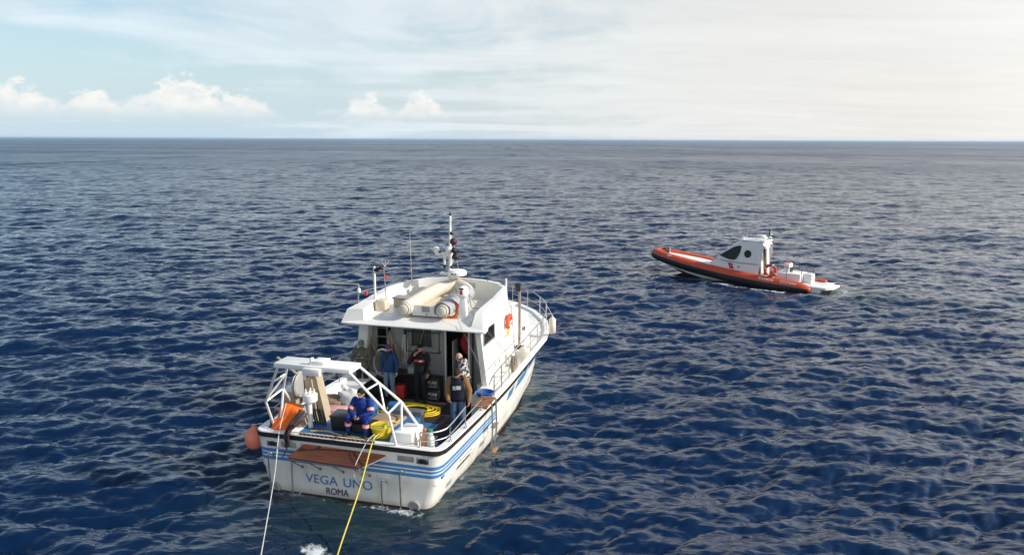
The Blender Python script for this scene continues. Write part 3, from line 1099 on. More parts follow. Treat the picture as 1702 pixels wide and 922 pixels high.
# hauling winch on the port quarter: big sheave, beige frame, capstan post -------------
wn = empty('hauling_winch', parent=vessel)
m = MB()
m.lathe([(0.0, -0.06), (0.30, -0.06), (0.33, -0.03), (0.29, 0.0), (0.33, 0.03), (0.30, 0.06), (0.0, 0.06)], (-1.78, 0.92, 2.42), 'X', 26)
m.build('sheave', M_GREY, wn)
m = MB()
m.hexa([(-1.62, 1.0, 0.82), (-1.30, 1.0, 0.82), (-1.30, 1.4, 0.82), (-1.62, 1.4, 0.82), (-1.70, 1.0, 2.55), (-1.52, 1.0, 2.62), (-1.52, 1.4, 2.62), (-1.70, 1.4, 2.55)])
m.hexa([(-1.20, 1.05, 0.82), (-1.02, 1.05, 0.82), (-1.02, 1.35, 0.82), (-1.20, 1.35, 0.82), (-1.52, 1.05, 2.62), (-1.42, 1.05, 2.66), (-1.42, 1.35, 2.66), (-1.52, 1.35, 2.62)])
m.box((-1.56, 1.2, 2.66), (0.34, 0.42, 0.10), bev=0.02)
m.build('frame', M_BEIGE, wn, smooth=30)
m = MB()
m.box((-2.02, 0.95, 2.06), (0.32, 0.42, 0.42), bev=0.02)
m.hexa([(-1.98, 0.42, 1.49), (-1.52, 0.42, 1.49), (-1.52, 0.82, 1.49), (-1.98, 0.82, 1.49), (-1.94, 0.55, 1.95), (-1.60, 0.55, 1.95), (-1.60, 0.80, 1.95), (-1.94, 0.80, 1.95)])
m.build('motor_housing', M_BEIGE, wn, smooth=30)
m = MB()
m.box((-2.02, 0.95, 2.285), (0.36, 0.46, 0.03), bev=0.008)
m.build('cover', M_CLEAN, wn)
m = MB()
m.tube([(-1.36, 0.62, 0.82), (-1.36, 0.62, 2.18)], 0.058, 12)
m.lathe([(0.0, 0.0), (0.17, 0.0), (0.18, 0.03), (0.18, 0.17), (0.15, 0.20), (0.0, 0.20)], (-1.36, 0.66, 2.12), 'Z', 18)
for k in range(4):
    a = k * 1.57 + 0.4
    m.tube([(-1.36 + 0.1 * math.cos(a), 0.66 + 0.1 * math.sin(a), 2.30), (-1.36 + 0.1 * math.cos(a), 0.66 + 0.1 * math.sin(a), 2.42)], 0.018, 6)
m.build('capstan', M_CLEAN, wn)
m = MB()
for k in range(6):
    m.tube(curve_pts([(-1.45 + 0.07 * k, 0.74, 1.9), (-1.40 + 0.07 * k, 0.82, 1.45), (-1.5 + 0.09 * k, 0.95, 1.1), (-1.3 + 0.06 * k, 1.0, 0.85)], 4), 0.02, 6)
m.build('hydraulic_hose', M_BLACK, wn)
m = MB()
m.tube([(-1.78, 0.92, 2.62), (-1.84, 0.1, 3.34)], 0.03, 6)
m.build('hauling_chain', M_ROPE, wn)

# wheelhouse ---------------------------------------------------------------------
wh = empty('wheelhouse', parent=vessel)
YW = 5.32
ZR = 3.06


def wall_aft(x0, x1, z0, z1, y=YW, th=0.06):
    return ((x0 + x1) / 2, y + th / 2, (z0 + z1) / 2), (x1 - x0, th, z1 - z0)


M_WALL = mat('wheelhouse_wall', (0.29, 0.29, 0.28), 0.5, var=0.06, vscale=2, dirt=0.5, dirt_col=(0.22, 0.18, 0.13))  # base colour darkened to stand in for shade under the roof overhang
m = MB()
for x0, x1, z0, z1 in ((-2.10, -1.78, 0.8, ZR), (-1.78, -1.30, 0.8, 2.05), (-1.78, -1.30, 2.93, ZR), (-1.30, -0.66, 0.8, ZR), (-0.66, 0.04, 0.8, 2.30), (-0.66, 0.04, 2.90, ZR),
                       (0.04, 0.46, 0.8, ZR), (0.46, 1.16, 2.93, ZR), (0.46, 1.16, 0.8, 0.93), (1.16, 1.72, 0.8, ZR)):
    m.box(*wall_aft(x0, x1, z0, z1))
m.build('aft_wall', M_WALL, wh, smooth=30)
m = MB()
m.box((-0.31, YW + 0.05, 2.60), (0.66, 0.01, 0.56))
wg = m.build('window', mat('window_green', (0.05, 0.062, 0.05), 0.08, var=0.2, vscale=6), wh)
m = MB()
for (x0, x1, z0, z1) in ((-0.67, -0.63, 2.29, 2.91), (0.01, 0.05, 2.29, 2.91), (-0.67, 0.05, 2.87, 2.91), (-0.67, 0.05, 2.29, 2.33)):
    m.box(((x0 + x1) / 2, YW - 0.006, (z0 + z1) / 2), (x1 - x0, 0.03, z1 - z0))
m.build('window_frame', M_STEELD, wg)
m = MB()
m.box((-0.31, YW + 0.03, 2.62), (0.012, 0.012, 0.5), ry=0.25)
m.build('wiper', M_STEEL, wg)
# open doorway with a dark saloon behind it and the door folded back
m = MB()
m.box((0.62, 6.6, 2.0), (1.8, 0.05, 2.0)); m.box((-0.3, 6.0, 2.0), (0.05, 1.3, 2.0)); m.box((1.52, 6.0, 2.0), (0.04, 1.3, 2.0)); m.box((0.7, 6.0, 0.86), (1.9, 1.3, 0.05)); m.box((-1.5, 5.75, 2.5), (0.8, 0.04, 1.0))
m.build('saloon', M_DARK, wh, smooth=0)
m = MB()
m.box((1.185, YW - 0.03, 1.93), (0.05, 0.09, 2.0), bev=0.01)
m.box((0.445, YW - 0.02, 1.93), (0.035, 0.06, 2.0), bev=0.01)
m.box((0.81, YW - 0.02, 2.93), (0.76, 0.06, 0.035), bev=0.008)
m.build('door_frame', M_CLEAN, wh)
m = MB()
m.box((1.30, YW - 0.05, 1.94), (0.04, 0.06, 1.95), bev=0.01)
m.build('door_edge', M_BLACK, wh)
m = MB()
m.box((0.66, YW + 0.25, 1.75), (0.03, 0.5, 1.6), bev=0.01)
m.build('door', M_GREY, wh)
m = MB()
m.box((0.22, YW - 0.012, 2.88), (0.13, 0.02, 0.11), bev=0.004)
m.build('exit_sign', mat('sign_green', (0.01, 0.10, 0.05), 0.5), wh)
# black pipe rack on the aft wall
m = MB()
rk = [(-0.74, YW - 0.16, 2.80), (0.30, YW - 0.16, 2.80), (0.30, YW - 0.16, 2.20), (-0.74, YW - 0.16, 2.20)]
m.tube(rk + [rk[0]], 0.018, 6)
for p in rk:
    m.tube([p, (p[0], YW, p[2])], 0.014, 6)
m.tube([(-0.78, YW - 0.16, 2.86), (-0.78, YW - 0.16, 2.7)], 0.03, 6)
m.build('pipe_rack', M_BLACK, wh)
ldr = empty('roof_ladder', parent=vessel)
for x in (-1.72, -1.38):
    pipe('rail', [(x, YW - 0.10, 1.6), (x, YW - 0.10, 3.0)], 0.018, M_STEELD, ldr)
for k in range(5):
    pipe('rung', [(-1.72, YW - 0.10, 1.75 + 0.27 * k), (-1.38, YW - 0.10, 1.75 + 0.27 * k)], 0.013, M_STEELD, ldr)
# side walls (leaning in slightly), front
for sg in (1, -1):
    xb, xt = (1.84, 1.70) if sg > 0 else (2.40, 2.16)
    m = MB()
    y0b, y0t, y1b, y1t = 4.95, 4.72, 8.75, 8.35
    o = [Vector((sg * xb, y0b, 1.38)), Vector((sg * xb, y1b, 1.38)), Vector((sg * xt, y1t, ZR + 0.02)), Vector((sg * xt, y0t, ZR + 0.02))]
    if sg < 0:
        o[0].y = 5.1; o[3].y = 5.0
    nrm = Vector((-sg, 0, 0)) * 0.30
    if sg > 0:
        nrm = Vector((-0.16, 0, 0))
    m.prism(o, nrm)
    m.build('side_wall', M_WHITE, wh, smooth=30)
    m = MB()
    m.box((sg * (xb - 0.17), YW - 0.18, 1.09), (0.30, 0.30, 0.60))
    m.build('wall_foot', M_WHITE, wh)


def side_pt(y, z, off=0.0):
    t = (z - 1.38) / (ZR + 0.02 - 1.38)
    return Vector((1.84 + (1.70 - 1.84) * t + off, y, z))


m = MB()
m.prism([side_pt(4.92, 2.62, 0.012), side_pt(5.98, 2.60, 0.012), side_pt(6.02, 2.97, 0.012), side_pt(5.02, 3.0, 0.012)], (-0.03, 0, 0))
sw = m.build('side_window', M_GLASS, wh, smooth=0)
m = MB()
fp = [side_pt(4.90, 2.595, 0.014), side_pt(6.01, 2.575, 0.014), side_pt(6.05, 2.99, 0.014), side_pt(5.0, 3.02, 0.014)]
m.tube(fp + [fp[0]], 0.02, 6)
m.build('window_frame', M_STEELD, sw)
m = MB()
m.prism([side_pt(4.98, 2.30, 0.001), side_pt(7.3, 2.30, 0.001), side_pt(7.3, 2.335, 0.001), side_pt(4.98, 2.335, 0.001)], (0.02, 0, 0))
m.build('side_moulding', M_CREAM, wh)
# raked front and the low trunk cabin on the foredeck
m = MB()
m.hexa([(-2.3, 8.3, 1.42), (1.80, 8.3, 1.42), (1.55, 9.35, 1.42), (-2.0, 9.35, 1.42), (-2.1, 8.15, 3.06), (1.66, 8.15, 3.06), (1.5, 8.45, 3.06), (-1.95, 8.45, 3.06)])
m.build('front_wall', M_WHITE, wh, smooth=30, bevel=0.06)
m = MB()
sec = []
for y, wd, z in ((8.4, 1.80, 2.90), (9.2, 1.86, 2.78), (10.0, 1.86, 2.56), (10.8, 1.68, 2.30), (11.5, 1.36, 2.02), (11.8, 1.1, 1.65)):
    sec.append([Vector((-wd, y, 1.40)), Vector((-wd * 0.96, y, z - 0.16)), Vector((-wd * 0.84, y, z)), Vector((0, y, z + 0.04)), Vector((wd * 0.84, y, z)), Vector((wd * 0.96, y, z - 0.16)), Vector((wd, y, 1.40))])
m.loft(sec, cap1=True)
m.build('trunk_cabin', M_WHITE, wh, smooth=40)
m = MB()
m.box((1.25, 9.6, 2.80), (0.34, 0.5, 0.10), bev=0.03)
m.build('deck_hatch', M_WHITE, wh)
m = MB()
m.lathe([(0, 0), (0.07, 0.0), (0.07, 0.03), (0.04, 0.035), (0, 0.03)], (1.86, 9.15, 2.1), 'X', 14)
m.build('deck_light', M_BLACK, wh)

# roof with raised coaming -------------------------------------------------------
rf = empty('flying_bridge', parent=vessel)
XL, XR = -2.47, 1.94
m = MB()
aft = [(XL, 4.40), (XR, 4.40)]
prof = [(4.40, 3.10, 3.13), (4.55, 3.07, 3.21), (4.95, 3.06, 3.27), (5.35, 3.06, 3.30), (8.0, 3.06, 3.32), (8.45, 3.06, 3.30)]
lx = [(4.40, XL), (5.1, XL + 0.14), (5.4, -2.28), (7.6, -2.22), (8.1, -2.0), (8.45, -1.4)]
rx_ = [(4.40, XR), (5.0, 1.86), (5.4, 1.74), (7.6, 1.72), (8.1, 1.5), (8.45, 0.9)]
sec = []
for y, zb, zt in prof:
    a, b = lerp_tab(lx, y), lerp_tab(rx_, y)
    sec.append([Vector((a, y, zb)), Vector((b, y, zb)), Vector((b, y, (zb + zt) / 2)), Vector((b - 0.05, y, zt)), Vector((a + 0.05, y, zt)), Vector((a, y, (zb + zt) / 2))])
m.loft(sec, closed=True, cap0=True, cap1=True)
m.build('roof', M_WHITE, rf, smooth=40)
# coaming path: (outer base, outer top, inner top, inner base), from the port aft end round the front to starboard
CO = [
    ((-2.46, 4.42, 3.13), (-2.34, 4.60, 3.50), (-1.84, 4.60, 3.52), (-1.80, 4.55, 3.22)),
    ((-2.34, 5.00, 3.18), (-2.27, 5.05, 3.55), (-1.86, 5.05, 3.56), (-1.82, 5.05, 3.28)),
    ((-2.27, 6.00, 3.20), (-2.18, 6.00, 3.66), (-1.96, 6.00, 3.66), (-1.93, 6.00, 3.30)),
    ((-2.24, 7.00, 3.20), (-2.08, 6.92, 3.76), (-1.94, 6.88, 3.76), (-1.90, 6.85, 3.30)),
    ((-2.05, 7.80, 3.20), (-1.66, 7.52, 3.86), (-1.54, 7.42, 3.86), (-1.50, 7.38, 3.30)),
    ((-1.45, 8.35, 3.20), (-1.10, 7.90, 3.92), (-1.04, 7.78, 3.92), (-1.02, 7.74, 3.30)),
    ((-0.35, 8.55, 3.20), (-0.35, 8.06, 3.95), (-0.35, 7.94, 3.95), (-0.35, 7.90, 3.30)),
    ((0.75, 8.50, 3.20), (0.72, 8.02, 3.93), (0.70, 7.90, 3.93), (0.70, 7.86, 3.30)),
    ((1.40, 8.20, 3.20), (1.34, 7.90, 3.88), (1.26, 7.78, 3.88), (1.22, 7.74, 3.30)),
    ((1.72, 7.70, 3.16), (1.68, 7.62, 3.80), (1.56, 7.56, 3.80), (1.50, 7.50, 3.30)),
    ((1.75, 6.60, 3.12), (1.68, 6.60, 3.66), (1.52, 6.60, 3.66), (1.46, 6.60, 3.30)),
    ((1.76, 5.50, 3.10), (1.68, 5.50, 3.60), (1.50, 5.50, 3.60), (1.44, 5.50, 3.30)),
    ((1.86, 4.95, 3.10), (1.70, 4.98, 3.52), (1.48, 5.00, 3.54), (1.40, 4.98, 3.28)),
    ((1.93, 4.44, 3.11), (1.84, 4.55, 3.22), (1.50, 4.55, 3.24), (1.40, 4.55, 3.20)),
]
m = MB()
m.loft([[Vector(p) for p in c] for c in CO], cap0=True, cap1=True)
m.build('coaming', M_WHITE, rf, smooth=45)
m = MB()
m.box((0.32, 7.86, 3.74), (0.44, 0.03, 0.16), bev=0.006)
vn = m.build('louvre_panel', M_GREY, rf)
m = MB()
m.box((0.34, 7.84, 3.74), (0.13, 0.02, 0.11))
m.build('louvre', M_BLACK, vn)
m = MB()
m.box((-1.22, 6.15, 3.44), (0.52, 0.42, 0.26), bev=0.02)
bx_ = m.build('roof_locker', M_BEIGE, rf, smooth=30)
m = MB()
m.box((-1.22, 6.14, 3.60), (0.58, 0.46, 0.05), bev=0.015)
m.build('lid', M_GREY, bx_)
m = MB()
m.box((-1.66, 5.55, 3.46), (0.34, 0.36, 0.34), bev=0.05)
m.box((-1.74, 5.40, 3.47), (0.03, 0.05, 0.36), bev=0.01)
m.build('covered_console', M_CREAM, rf, smooth=40)

# light bracket on the port wing, horizontal whip, small lamps
lb = empty('light_bracket', parent=vessel)
pipe('post', [(-1.92, 5.6, 3.3), (-1.92, 5.6, 4.62)], 0.036, M_CLEAN, lb)
pipe('post', [(-1.62, 5.75, 3.55), (-1.68, 5.75, 4.55)], 0.016, M_STEEL, lb)
pipe('crossbar', [(-2.0, 5.6, 4.42), (-1.60, 5.72, 4.42)], 0.014, M_STEELD, lb)
pipe('rail', [(-2.75, 5.2, 3.75), (-1.35, 6.3, 4.05)], 0.016, M_STEEL, lb)
pipe('rail', [(-2.25, 5.1, 3.5), (-2.22, 5.1, 3.95)], 0.03, M_STEELD, lb)
pipe('whip', [(-2.2, 5.1, 3.95), (-2.2, 5.1, 4.14), (-2.24, 5.1, 4.15), (-3.2, 5.0, 4.14)], 0.013, M_CREAM, lb)
m = MB()
m.lathe([(0, 0), (0.05, 0.02), (0.06, 0.08), (0.04, 0.14), (0, 0.16)], (-2.2, 5.1, 3.88), 'Z', 12)
m.build('whip_base', M_CLEAN, lb)
for (x, z) in ((-1.84, 4.52), (-1.70, 4.58)):
    m = MB()
    m.lathe([(0.0, -0.08), (0.05, -0.07), (0.075, 0.04), (0.0, 0.05)], (x, 5.58, z), 'Y', 12)
    m.build('floodlight', M_BLACK, lb)
m = MB()
for k in range(3):
    m.tube([(-1.62, 5.7, 4.6), (-1.62 + 0.10 * (k - 1), 5.7 + 0.05 * k, 4.78)], 0.008, 5)
m.build('small_aerial', M_CREAM, lb)
for (x, y, z) in ((-2.02, 5.2, 3.80), (-1.64, 5.8, 4.2)):
    m = MB()
    m.lathe([(0.0, 0), (0.05, 0.01), (0.05, 0.12), (0.0, 0.14)], (x, y, z), 'Z', 10)
    m.build('red_lamp', M_RED, lb)

# mast ---------------------------------------------------------------------------
ms = empty('mast', parent=vessel)
pipe('pole', [(-0.20, 7.55, 3.3), (-0.19, 7.55, 5.0), (-0.17, 7.55, 6.05)], [0.05, 0.045, 0.035], M_CLEAN, ms, 10)
m = MB()
m.lathe([(0, 0), (0.04, 0.0), (0.045, 0.05), (0.03, 0.08), (0.0, 0.09)], (-0.17, 7.55, 6.02), 'Z', 10)
m.build('masthead_light', M_BLACK, ms)
m = MB()
m.lathe([(0.0, 0.0), (0.24, 0.0), (0.30, 0.03), (0.31, 0.12), (0.26, 0.18), (0.0, 0.20)], (0.08, 7.45, 4.12), 'Z', 24)
rd = m.build('radar_dome', M_CLEAN, ms)
m = MB()
m.box((0.02, 7.145, 4.21), (0.06, 0.01, 0.05))
m.build('marking', M_BLACK, rd)
m = MB()
m.box((0.12, 7.15, 4.21), (0.04, 0.01, 0.05))
m.build('marking', M_BLACK, rd)
m = MB()
m.box((-0.06, 7.5, 4.08), (0.36, 0.24, 0.05), bev=0.01)
m.box((-0.38, 7.5, 4.16), (0.26, 0.10, 0.08), bev=0.02)
m.build('bracket', M_CLEAN, ms)
m = MB()
m.lathe([(0, -0.17), (0.11, -0.15), (0.13, 0.0), (0.10, 0.12), (0, 0.15)], (-0.20, 7.5, 4.88), 'Z', 16)
m.box((-0.40, 7.5, 4.80), (0.30, 0.12, 0.10), bev=0.03)
m.build('satellite_dome', M_CLEAN, ms)
m = MB()
m.lathe([(0, -0.11), (0.085, -0.09), (0.10, 0.0), (0.07, 0.09), (0, 0.11)], (-0.62, 7.45, 4.92), 'Z', 14)
m.box((-0.58, 7.45, 4.80), (0.16, 0.12, 0.12), bev=0.03)
m.build('camera_head', M_CLEAN, ms)
m = MB()
m.box((-0.50, 7.44, 4.86), (0.07, 0.08, 0.05))
m.build('camera_lens', M_BLACK, ms)
m = MB()
m.tube([(-0.36, 7.5, 4.78), (-0.36, 7.5, 4.45)], 0.045, 10)
m.build('horn_bracket', M_CLEAN, ms)
m = MB()
m.tube([(-0.06, 7.5, 4.75), (-0.10, 7.5, 4.5)], 0.02, 6)
m.build('horn_bracket', M_CLEAN, ms)
m = MB()
m.lathe([(0, 0), (0.05, 0.01), (0.05, 0.1), (0, 0.11)], (-0.36, 7.5, 4.33), 'Z', 10)
m.build('mast_lamp', M_BLACK, ms)
for (x, z, r_, mm) in ((-0.06, 5.48, 0.06, 'a'), (0.0, 5.22, 0.115, 'a'), (0.02, 4.94, 0.10, 'b'), (0.07, 4.74, 0.12, 'b'), (-0.08, 4.40, 0.05, 'a')):
    m = MB()
    m.lathe([(r_ * math.sin(math.pi * k / 10), -r_ * math.cos(math.pi * k / 10)) for k in range(11)], (x, 7.35, z), 'Z', 16)
    m.build('day_shape', mat('shape_dark_red', (0.06, 0.012, 0.010), 0.6) if mm == 'a' else M_BLACK, ms)
pipe('halyard', [(-0.10, 7.38, 5.9), (0.0, 7.35, 5.2), (0.18, 7.32, 4.3)], 0.006, M_ROPEW, ms, 5)
m = MB()
m.tube([(-1.42, 7.3, 3.8), (-1.46, 7.3, 5.46)], [0.014, 0.006], 6)
m.lathe([(0, 0), (0.035, 0), (0.03, 0.12), (0.0, 0.14)], (-1.42, 7.3, 3.84), 'Z', 10)
m.build('whip_aerial', M_CREAM, vessel)
pipe('whip_aerial', [(0.98, 7.85, 3.9), (0.98, 7.85, 4.08)], 0.012, M_BLACK, vessel, 6)
pipe('light_post', [(1.62, 7.75, 3.75), (1.62, 7.75, 4.05)], 0.03, M_CLEAN, vessel, 8)
# folded crane post on the starboard bow side
m = MB()
m.tube([(1.98, 8.1, 1.75), (1.98, 8.1, 3.75)], 0.045, 8)
m.build('boom_post', mat('boom_grey_brown', (0.28, 0.22, 0.19), 0.5, var=0.2), vessel)
m = MB()
m.box((1.98, 8.1, 1.72), (0.24, 0.2, 0.12), bev=0.02)
m.build('boom_clamp', M_BLACK, vessel)
m = MB()
m.box((1.93, 8.1, 3.72), (0.18, 0.2, 0.26), bev=0.03)
m.build('boom_clamp', M_BLACK, vessel)
# wire stays
pipe('stay', [(0.42, 5.6, 3.95), (1.25, 4.42, 3.2), (1.72, 4.8, 1.9)], 0.008, M_STEELD, vessel, 5)
pipe('stay', [(0.62, 5.7, 3.95), (1.80, 4.9, 3.1), (2.30, 6.1, 1.9)], 0.008, M_STEELD, vessel, 5)


# ------------------------------------------------------------------ things aboard the research vessel (each its own object)
def thing(name, label, cat, loc=(0, 0, 0), rz=0.0, group=None):
    o = VF.place(empty(name), loc, rz)
    return tag(o, label, cat, group)


def single(mb, name, material, label, cat, loc=(0, 0, 0), rz=0.0, group=None, **kw):
    o = mb.build(name, material, None, **kw)
    VF.place(o, loc, rz)
    return tag(o, label, cat, group)


def blob(m, c, s, seed, amp=0.12, n=16, k=11, sq=0.0):
    """lumpy rounded bundle"""
    rnd = random.Random(seed)
    ph = [(rnd.uniform(1.5, 4), rnd.uniform(1.5, 4), rnd.uniform(1.5, 4), rnd.uniform(0, 6)) for _ in range(5)]
    vs, fs = [], []
    for i in range(k + 1):
        t = math.pi * i / k
        for j in range(n):
            a = 2 * math.pi * j / n
            d = Vector((math.sin(t) * math.cos(a), math.sin(t) * math.sin(a), -math.cos(t)))
            if sq > 0:
                mx = max(abs(d.x), abs(d.y), abs(d.z))
                d = d.lerp(d / mx, sq)
            q = 1 + amp * sum(math.sin(d.x * p[0] * 2 + d.y * p[1] * 2 + d.z * p[2] * 2 + p[3]) for p in ph) / 2.2
            vs.append(Vector((c[0] + d.x * s[0] * q, c[1] + d.y * s[1] * q, c[2] + d.z * s[2] * q)))
    for i in range(k):
        for j in range(n):
            j2 = (j + 1) % n
            fs.append((i * n + j, i * n + j2, (i + 1) * n + j2, (i + 1) * n + j))
    m.add(vs, fs)


# inflatable dinghy stowed on the roof, stern aft
M_HYP = mat('hypalon_cream', (0.64, 0.58, 0.48), 0.6, var=0.07, vscale=3, bump=0.1, bscale=30, dirt=0.3, dirt_col=(0.36, 0.28, 0.20))
dg_ = thing('inflatable_dinghy', 'cream inflatable dinghy stowed on the roof with a grey cover on one tube', 'dinghy')
DZ = 3.58
lp = curve_pts([(-0.60, 4.62, DZ), (-0.61, 5.2, DZ), (-0.60, 6.3, DZ + 0.04), (-0.46, 7.1, DZ + 0.12), (0.05, 7.58, DZ + 0.20)], 6)
rp = curve_pts([(0.55, 4.66, DZ), (0.56, 5.2, DZ), (0.60, 6.3, DZ + 0.04), (0.52, 7.1, DZ + 0.12), (0.05, 7.58, DZ + 0.20)], 6)
rad = [0.10, 0.17, 0.20, 0.215] + [0.22] * (len(lp) - 4)
m = MB(); m.tube(lp, rad, 16); tl = m.build('tube', M_HYP, dg_, smooth=60)
m = MB(); m.tube(rp, rad, 16); m.build('tube', M_HYP, dg_, smooth=60)
for pth, x0 in ((lp, -0.60), (rp, 0.555)):
    for k in (1, 2):
        m = MB()
        c = pth[k]
        m.tube([c + Vector((0, -0.012, 0)), c + Vector((0, 0.012, 0))], rad[k] + 0.008, 16)
        m.build('cone_band', M_GREY, dg_)
m = MB()
m.hexa([(-0.45, 4.98, 3.34), (0.42, 4.98, 3.34), (0.42, 5.03, 3.34), (-0.45, 5.03, 3.34), (-0.45, 4.94, 3.66), (0.42, 4.94, 3.66), (0.42, 4.99, 3.66), (-0.45, 4.99, 3.66)])
trn = m.build('transom', M_CLEAN, dg_, smooth=30, bevel=0.01)
m = MB(); m.box((-0.02, 4.945, 3.55), (0.24, 0.02, 0.17), rx=R(7), bev=0.005); m.build('motor_pad', M_GREY, trn)
m = MB(); m.lathe([(0, 0), (0.02, 0.0), (0.02, 0.02), (0, 0.02)], (0.0, 4.95, 3.40), 'Y', 8); m.build('drain_plug', M_BLACK, trn)
m = MB()
m.loft([[Vector((x, y, 3.40 + 0.05 * abs(x) + 0.05 * max(0, y - 6))) for x in (-0.5, -0.2, 0.0, 0.2, 0.5)] for y in (5.0, 5.8, 6.6, 7.2)])
m.build('floor', M_CREAM, dg_, solid=0.03)
m = MB()
secs = []
cp = rp[2:18]
for i, p in enumerate(cp):
    rr0 = 0.235 + 0.012 * math.sin(i * 1.9)
    secs.append([p + Vector((rr0 * 1.06 * math.cos(a), 0.02 * math.sin(3 * a + i), rr0 * math.sin(a) + 0.012 * math.sin(5 * a + i * 1.3))) for a in [R(-30 + 240 * k / 14) for k in range(15)]])
m.loft(secs)
m.build('tube_cover', mat('cover_grey', (0.34, 0.36, 0.38), 0.75, var=0.12, vscale=5, bump=0.5, bscale=9), dg_, smooth=60, solid=0.006)
pipe('grab_line', curve_pts([(-0.78, 5.0, 3.70), (-0.84, 5.6, 3.64), (-0.79, 6.2, 3.72), (-0.80, 6.8, 3.76)], 4), 0.009, M_ROPEW, dg_, 5)

# outboard engine clamped upright on the roof beside the dinghy
ob_ = thing('outboard_motor', 'white outboard motor with red mark standing upright on the roof', 'outboard motor', (1.02, 5.25, 3.28))
m = MB(); m.lathe([(0.0, 0.0), (0.12, 0.01), (0.155, 0.08), (0.16, 0.20), (0.13, 0.32), (0.0, 0.36)], (0, 0, 0.62), 'Z', 18); m.build('cowl', M_CLEAN, ob_, smooth=60)
m = MB(); m.box((0.0, -0.158, 0.80), (0.08, 0.02, 0.12), bev=0.008); m.build('badge', M_RED, ob_)
m = MB(); m.box((0.0, -0.15, 0.90), (0.14, 0.02, 0.04), bev=0.005); m.build('trim', M_BLACK, ob_)
m = MB(); m.hexa([(-0.16, -0.10, 0.0), (0.14, -0.10, 0.0), (0.14, 0.14, 0.0), (-0.16, 0.14, 0.0), (-0.07, -0.07, 0.64), (0.08, -0.07, 0.64), (0.08, 0.09, 0.64), (-0.07, 0.09, 0.64)])
m.build('leg', M_CLEAN, ob_, smooth=30, bevel=0.02)
br = empty('bracket', parent=ob_)
for pts_ in ([(0.14, 0.1, 0.70), (0.22, 0.1, 0.32)], [(0.22, 0.1, 0.32), (0.44, 0.1, 0.30)], [(0.14, 0.1, 0.72), (0.44, 0.1, 0.30)]):
    pipe('bar', pts_, 0.012, M_STEELD, br, 6)
m = MB()
c = Vector((0.62, 5.22, 3.50))
m.tube([c + Vector((0.26 * math.cos(a), 0.05 * math.sin(a), 0.24 * math.sin(a))) for a in [k * math.pi / 12 for k in range(24)]], 0.07, 10, closed=True)
single(m, 'lifebuoy', mat('buoy_orange', (0.58, 0.10, 0.03), 0.55, var=0.12), 'orange ring lifebuoy on the roof between dinghy and outboard motor', 'lifebuoy')
# horseshoe buoy in its holder on the starboard side
hsb = thing('horseshoe_buoy', 'orange horseshoe lifebuoy with yellow light on the wheelhouse side', 'lifebuoy')
m = MB(); m.tube(curve_pts([(1.80, 7.55, 2.62), (1.82, 7.60, 2.80), (1.83, 7.46, 2.93), (1.83, 7.26, 2.87), (1.83, 7.18, 2.68), (1.83, 7.24, 2.58)], 5), 0.065, 10)
m.build('foam', mat('buoy_orange2', (0.72, 0.10, 0.03), 0.6, var=0.1), hsb)
m = MB(); m.tube([(1.89, 7.2, 2.72), (1.89, 7.42, 2.77)], 0.025, 6); m.build('strap', M_CLEAN, hsb)
m = MB(); m.tube([(1.86, 7.18, 2.56), (1.86, 7.12, 2.36)], 0.035, 8); m.build('light', M_YELLOW, hsb)


# fenders
def fender(name, c, r, h, material, label, tilt=0.0):
    o = thing(name, label, 'fender', c)
    m = MB()
    Mx = Matrix.Rotation(tilt, 3, 'Y')
    m.lathe([(0.0, -h / 2), (r * 0.6, -h / 2 + 0.02), (r, -h / 2 + r * 0.7), (r, h / 2 - r * 0.7), (r * 0.6, h / 2 - 0.02), (0.03, h / 2), (0.03, h / 2 + 0.06), (0.0, h / 2 + 0.06)], (0, 0, 0), 'Z', 16, Mx)
    m.build('body', material, o, smooth=60)
    e = Mx @ Vector((0, 0, h / 2 + 0.05))
    pipe('lanyard', [tuple(e), (e.x - 0.18, e.y + 0.02, e.z + 0.30)], 0.01, M_ROPEW, o, 5)
    return o


M_FEND = mat('fender_cream', (0.72, 0.68, 0.58), 0.5, var=0.06, dirt=0.25)
fender('fender', (2.60, 10.35, 1.95), 0.125, 0.62, M_FEND, 'cream cylindrical fender hanging outside the bow rail')
fender('fender', (2.32, 7.05, 1.78), 0.17, 0.66, M_FEND, 'fat cream fender lying over the starboard rail amidships', tilt=R(38))
bf = thing('ball_fender', 'round salmon-red buoy fender hung at the port stern corner', 'fender', (-2.84, 0.45, 1.08))
m = MB(); m.lathe([(0.0, -0.29), (0.11, -0.265), (0.20, -0.17), (0.235, -0.03), (0.225, 0.10), (0.16, 0.21), (0.07, 0.28), (0.045, 0.31), (0.045, 0.36), (0.0, 0.36)], (0, 0, 0), 'Z', 22)
m.build('ball', mat('buoy_salmon', (0.90, 0.25, 0.16), 0.45, var=0.06, vscale=3), bf, smooth=60)
pipe('lanyard', [(0, 0, 0.34), (0.24, 0.0, 0.42)], 0.012, M_ROPEW, bf, 5)

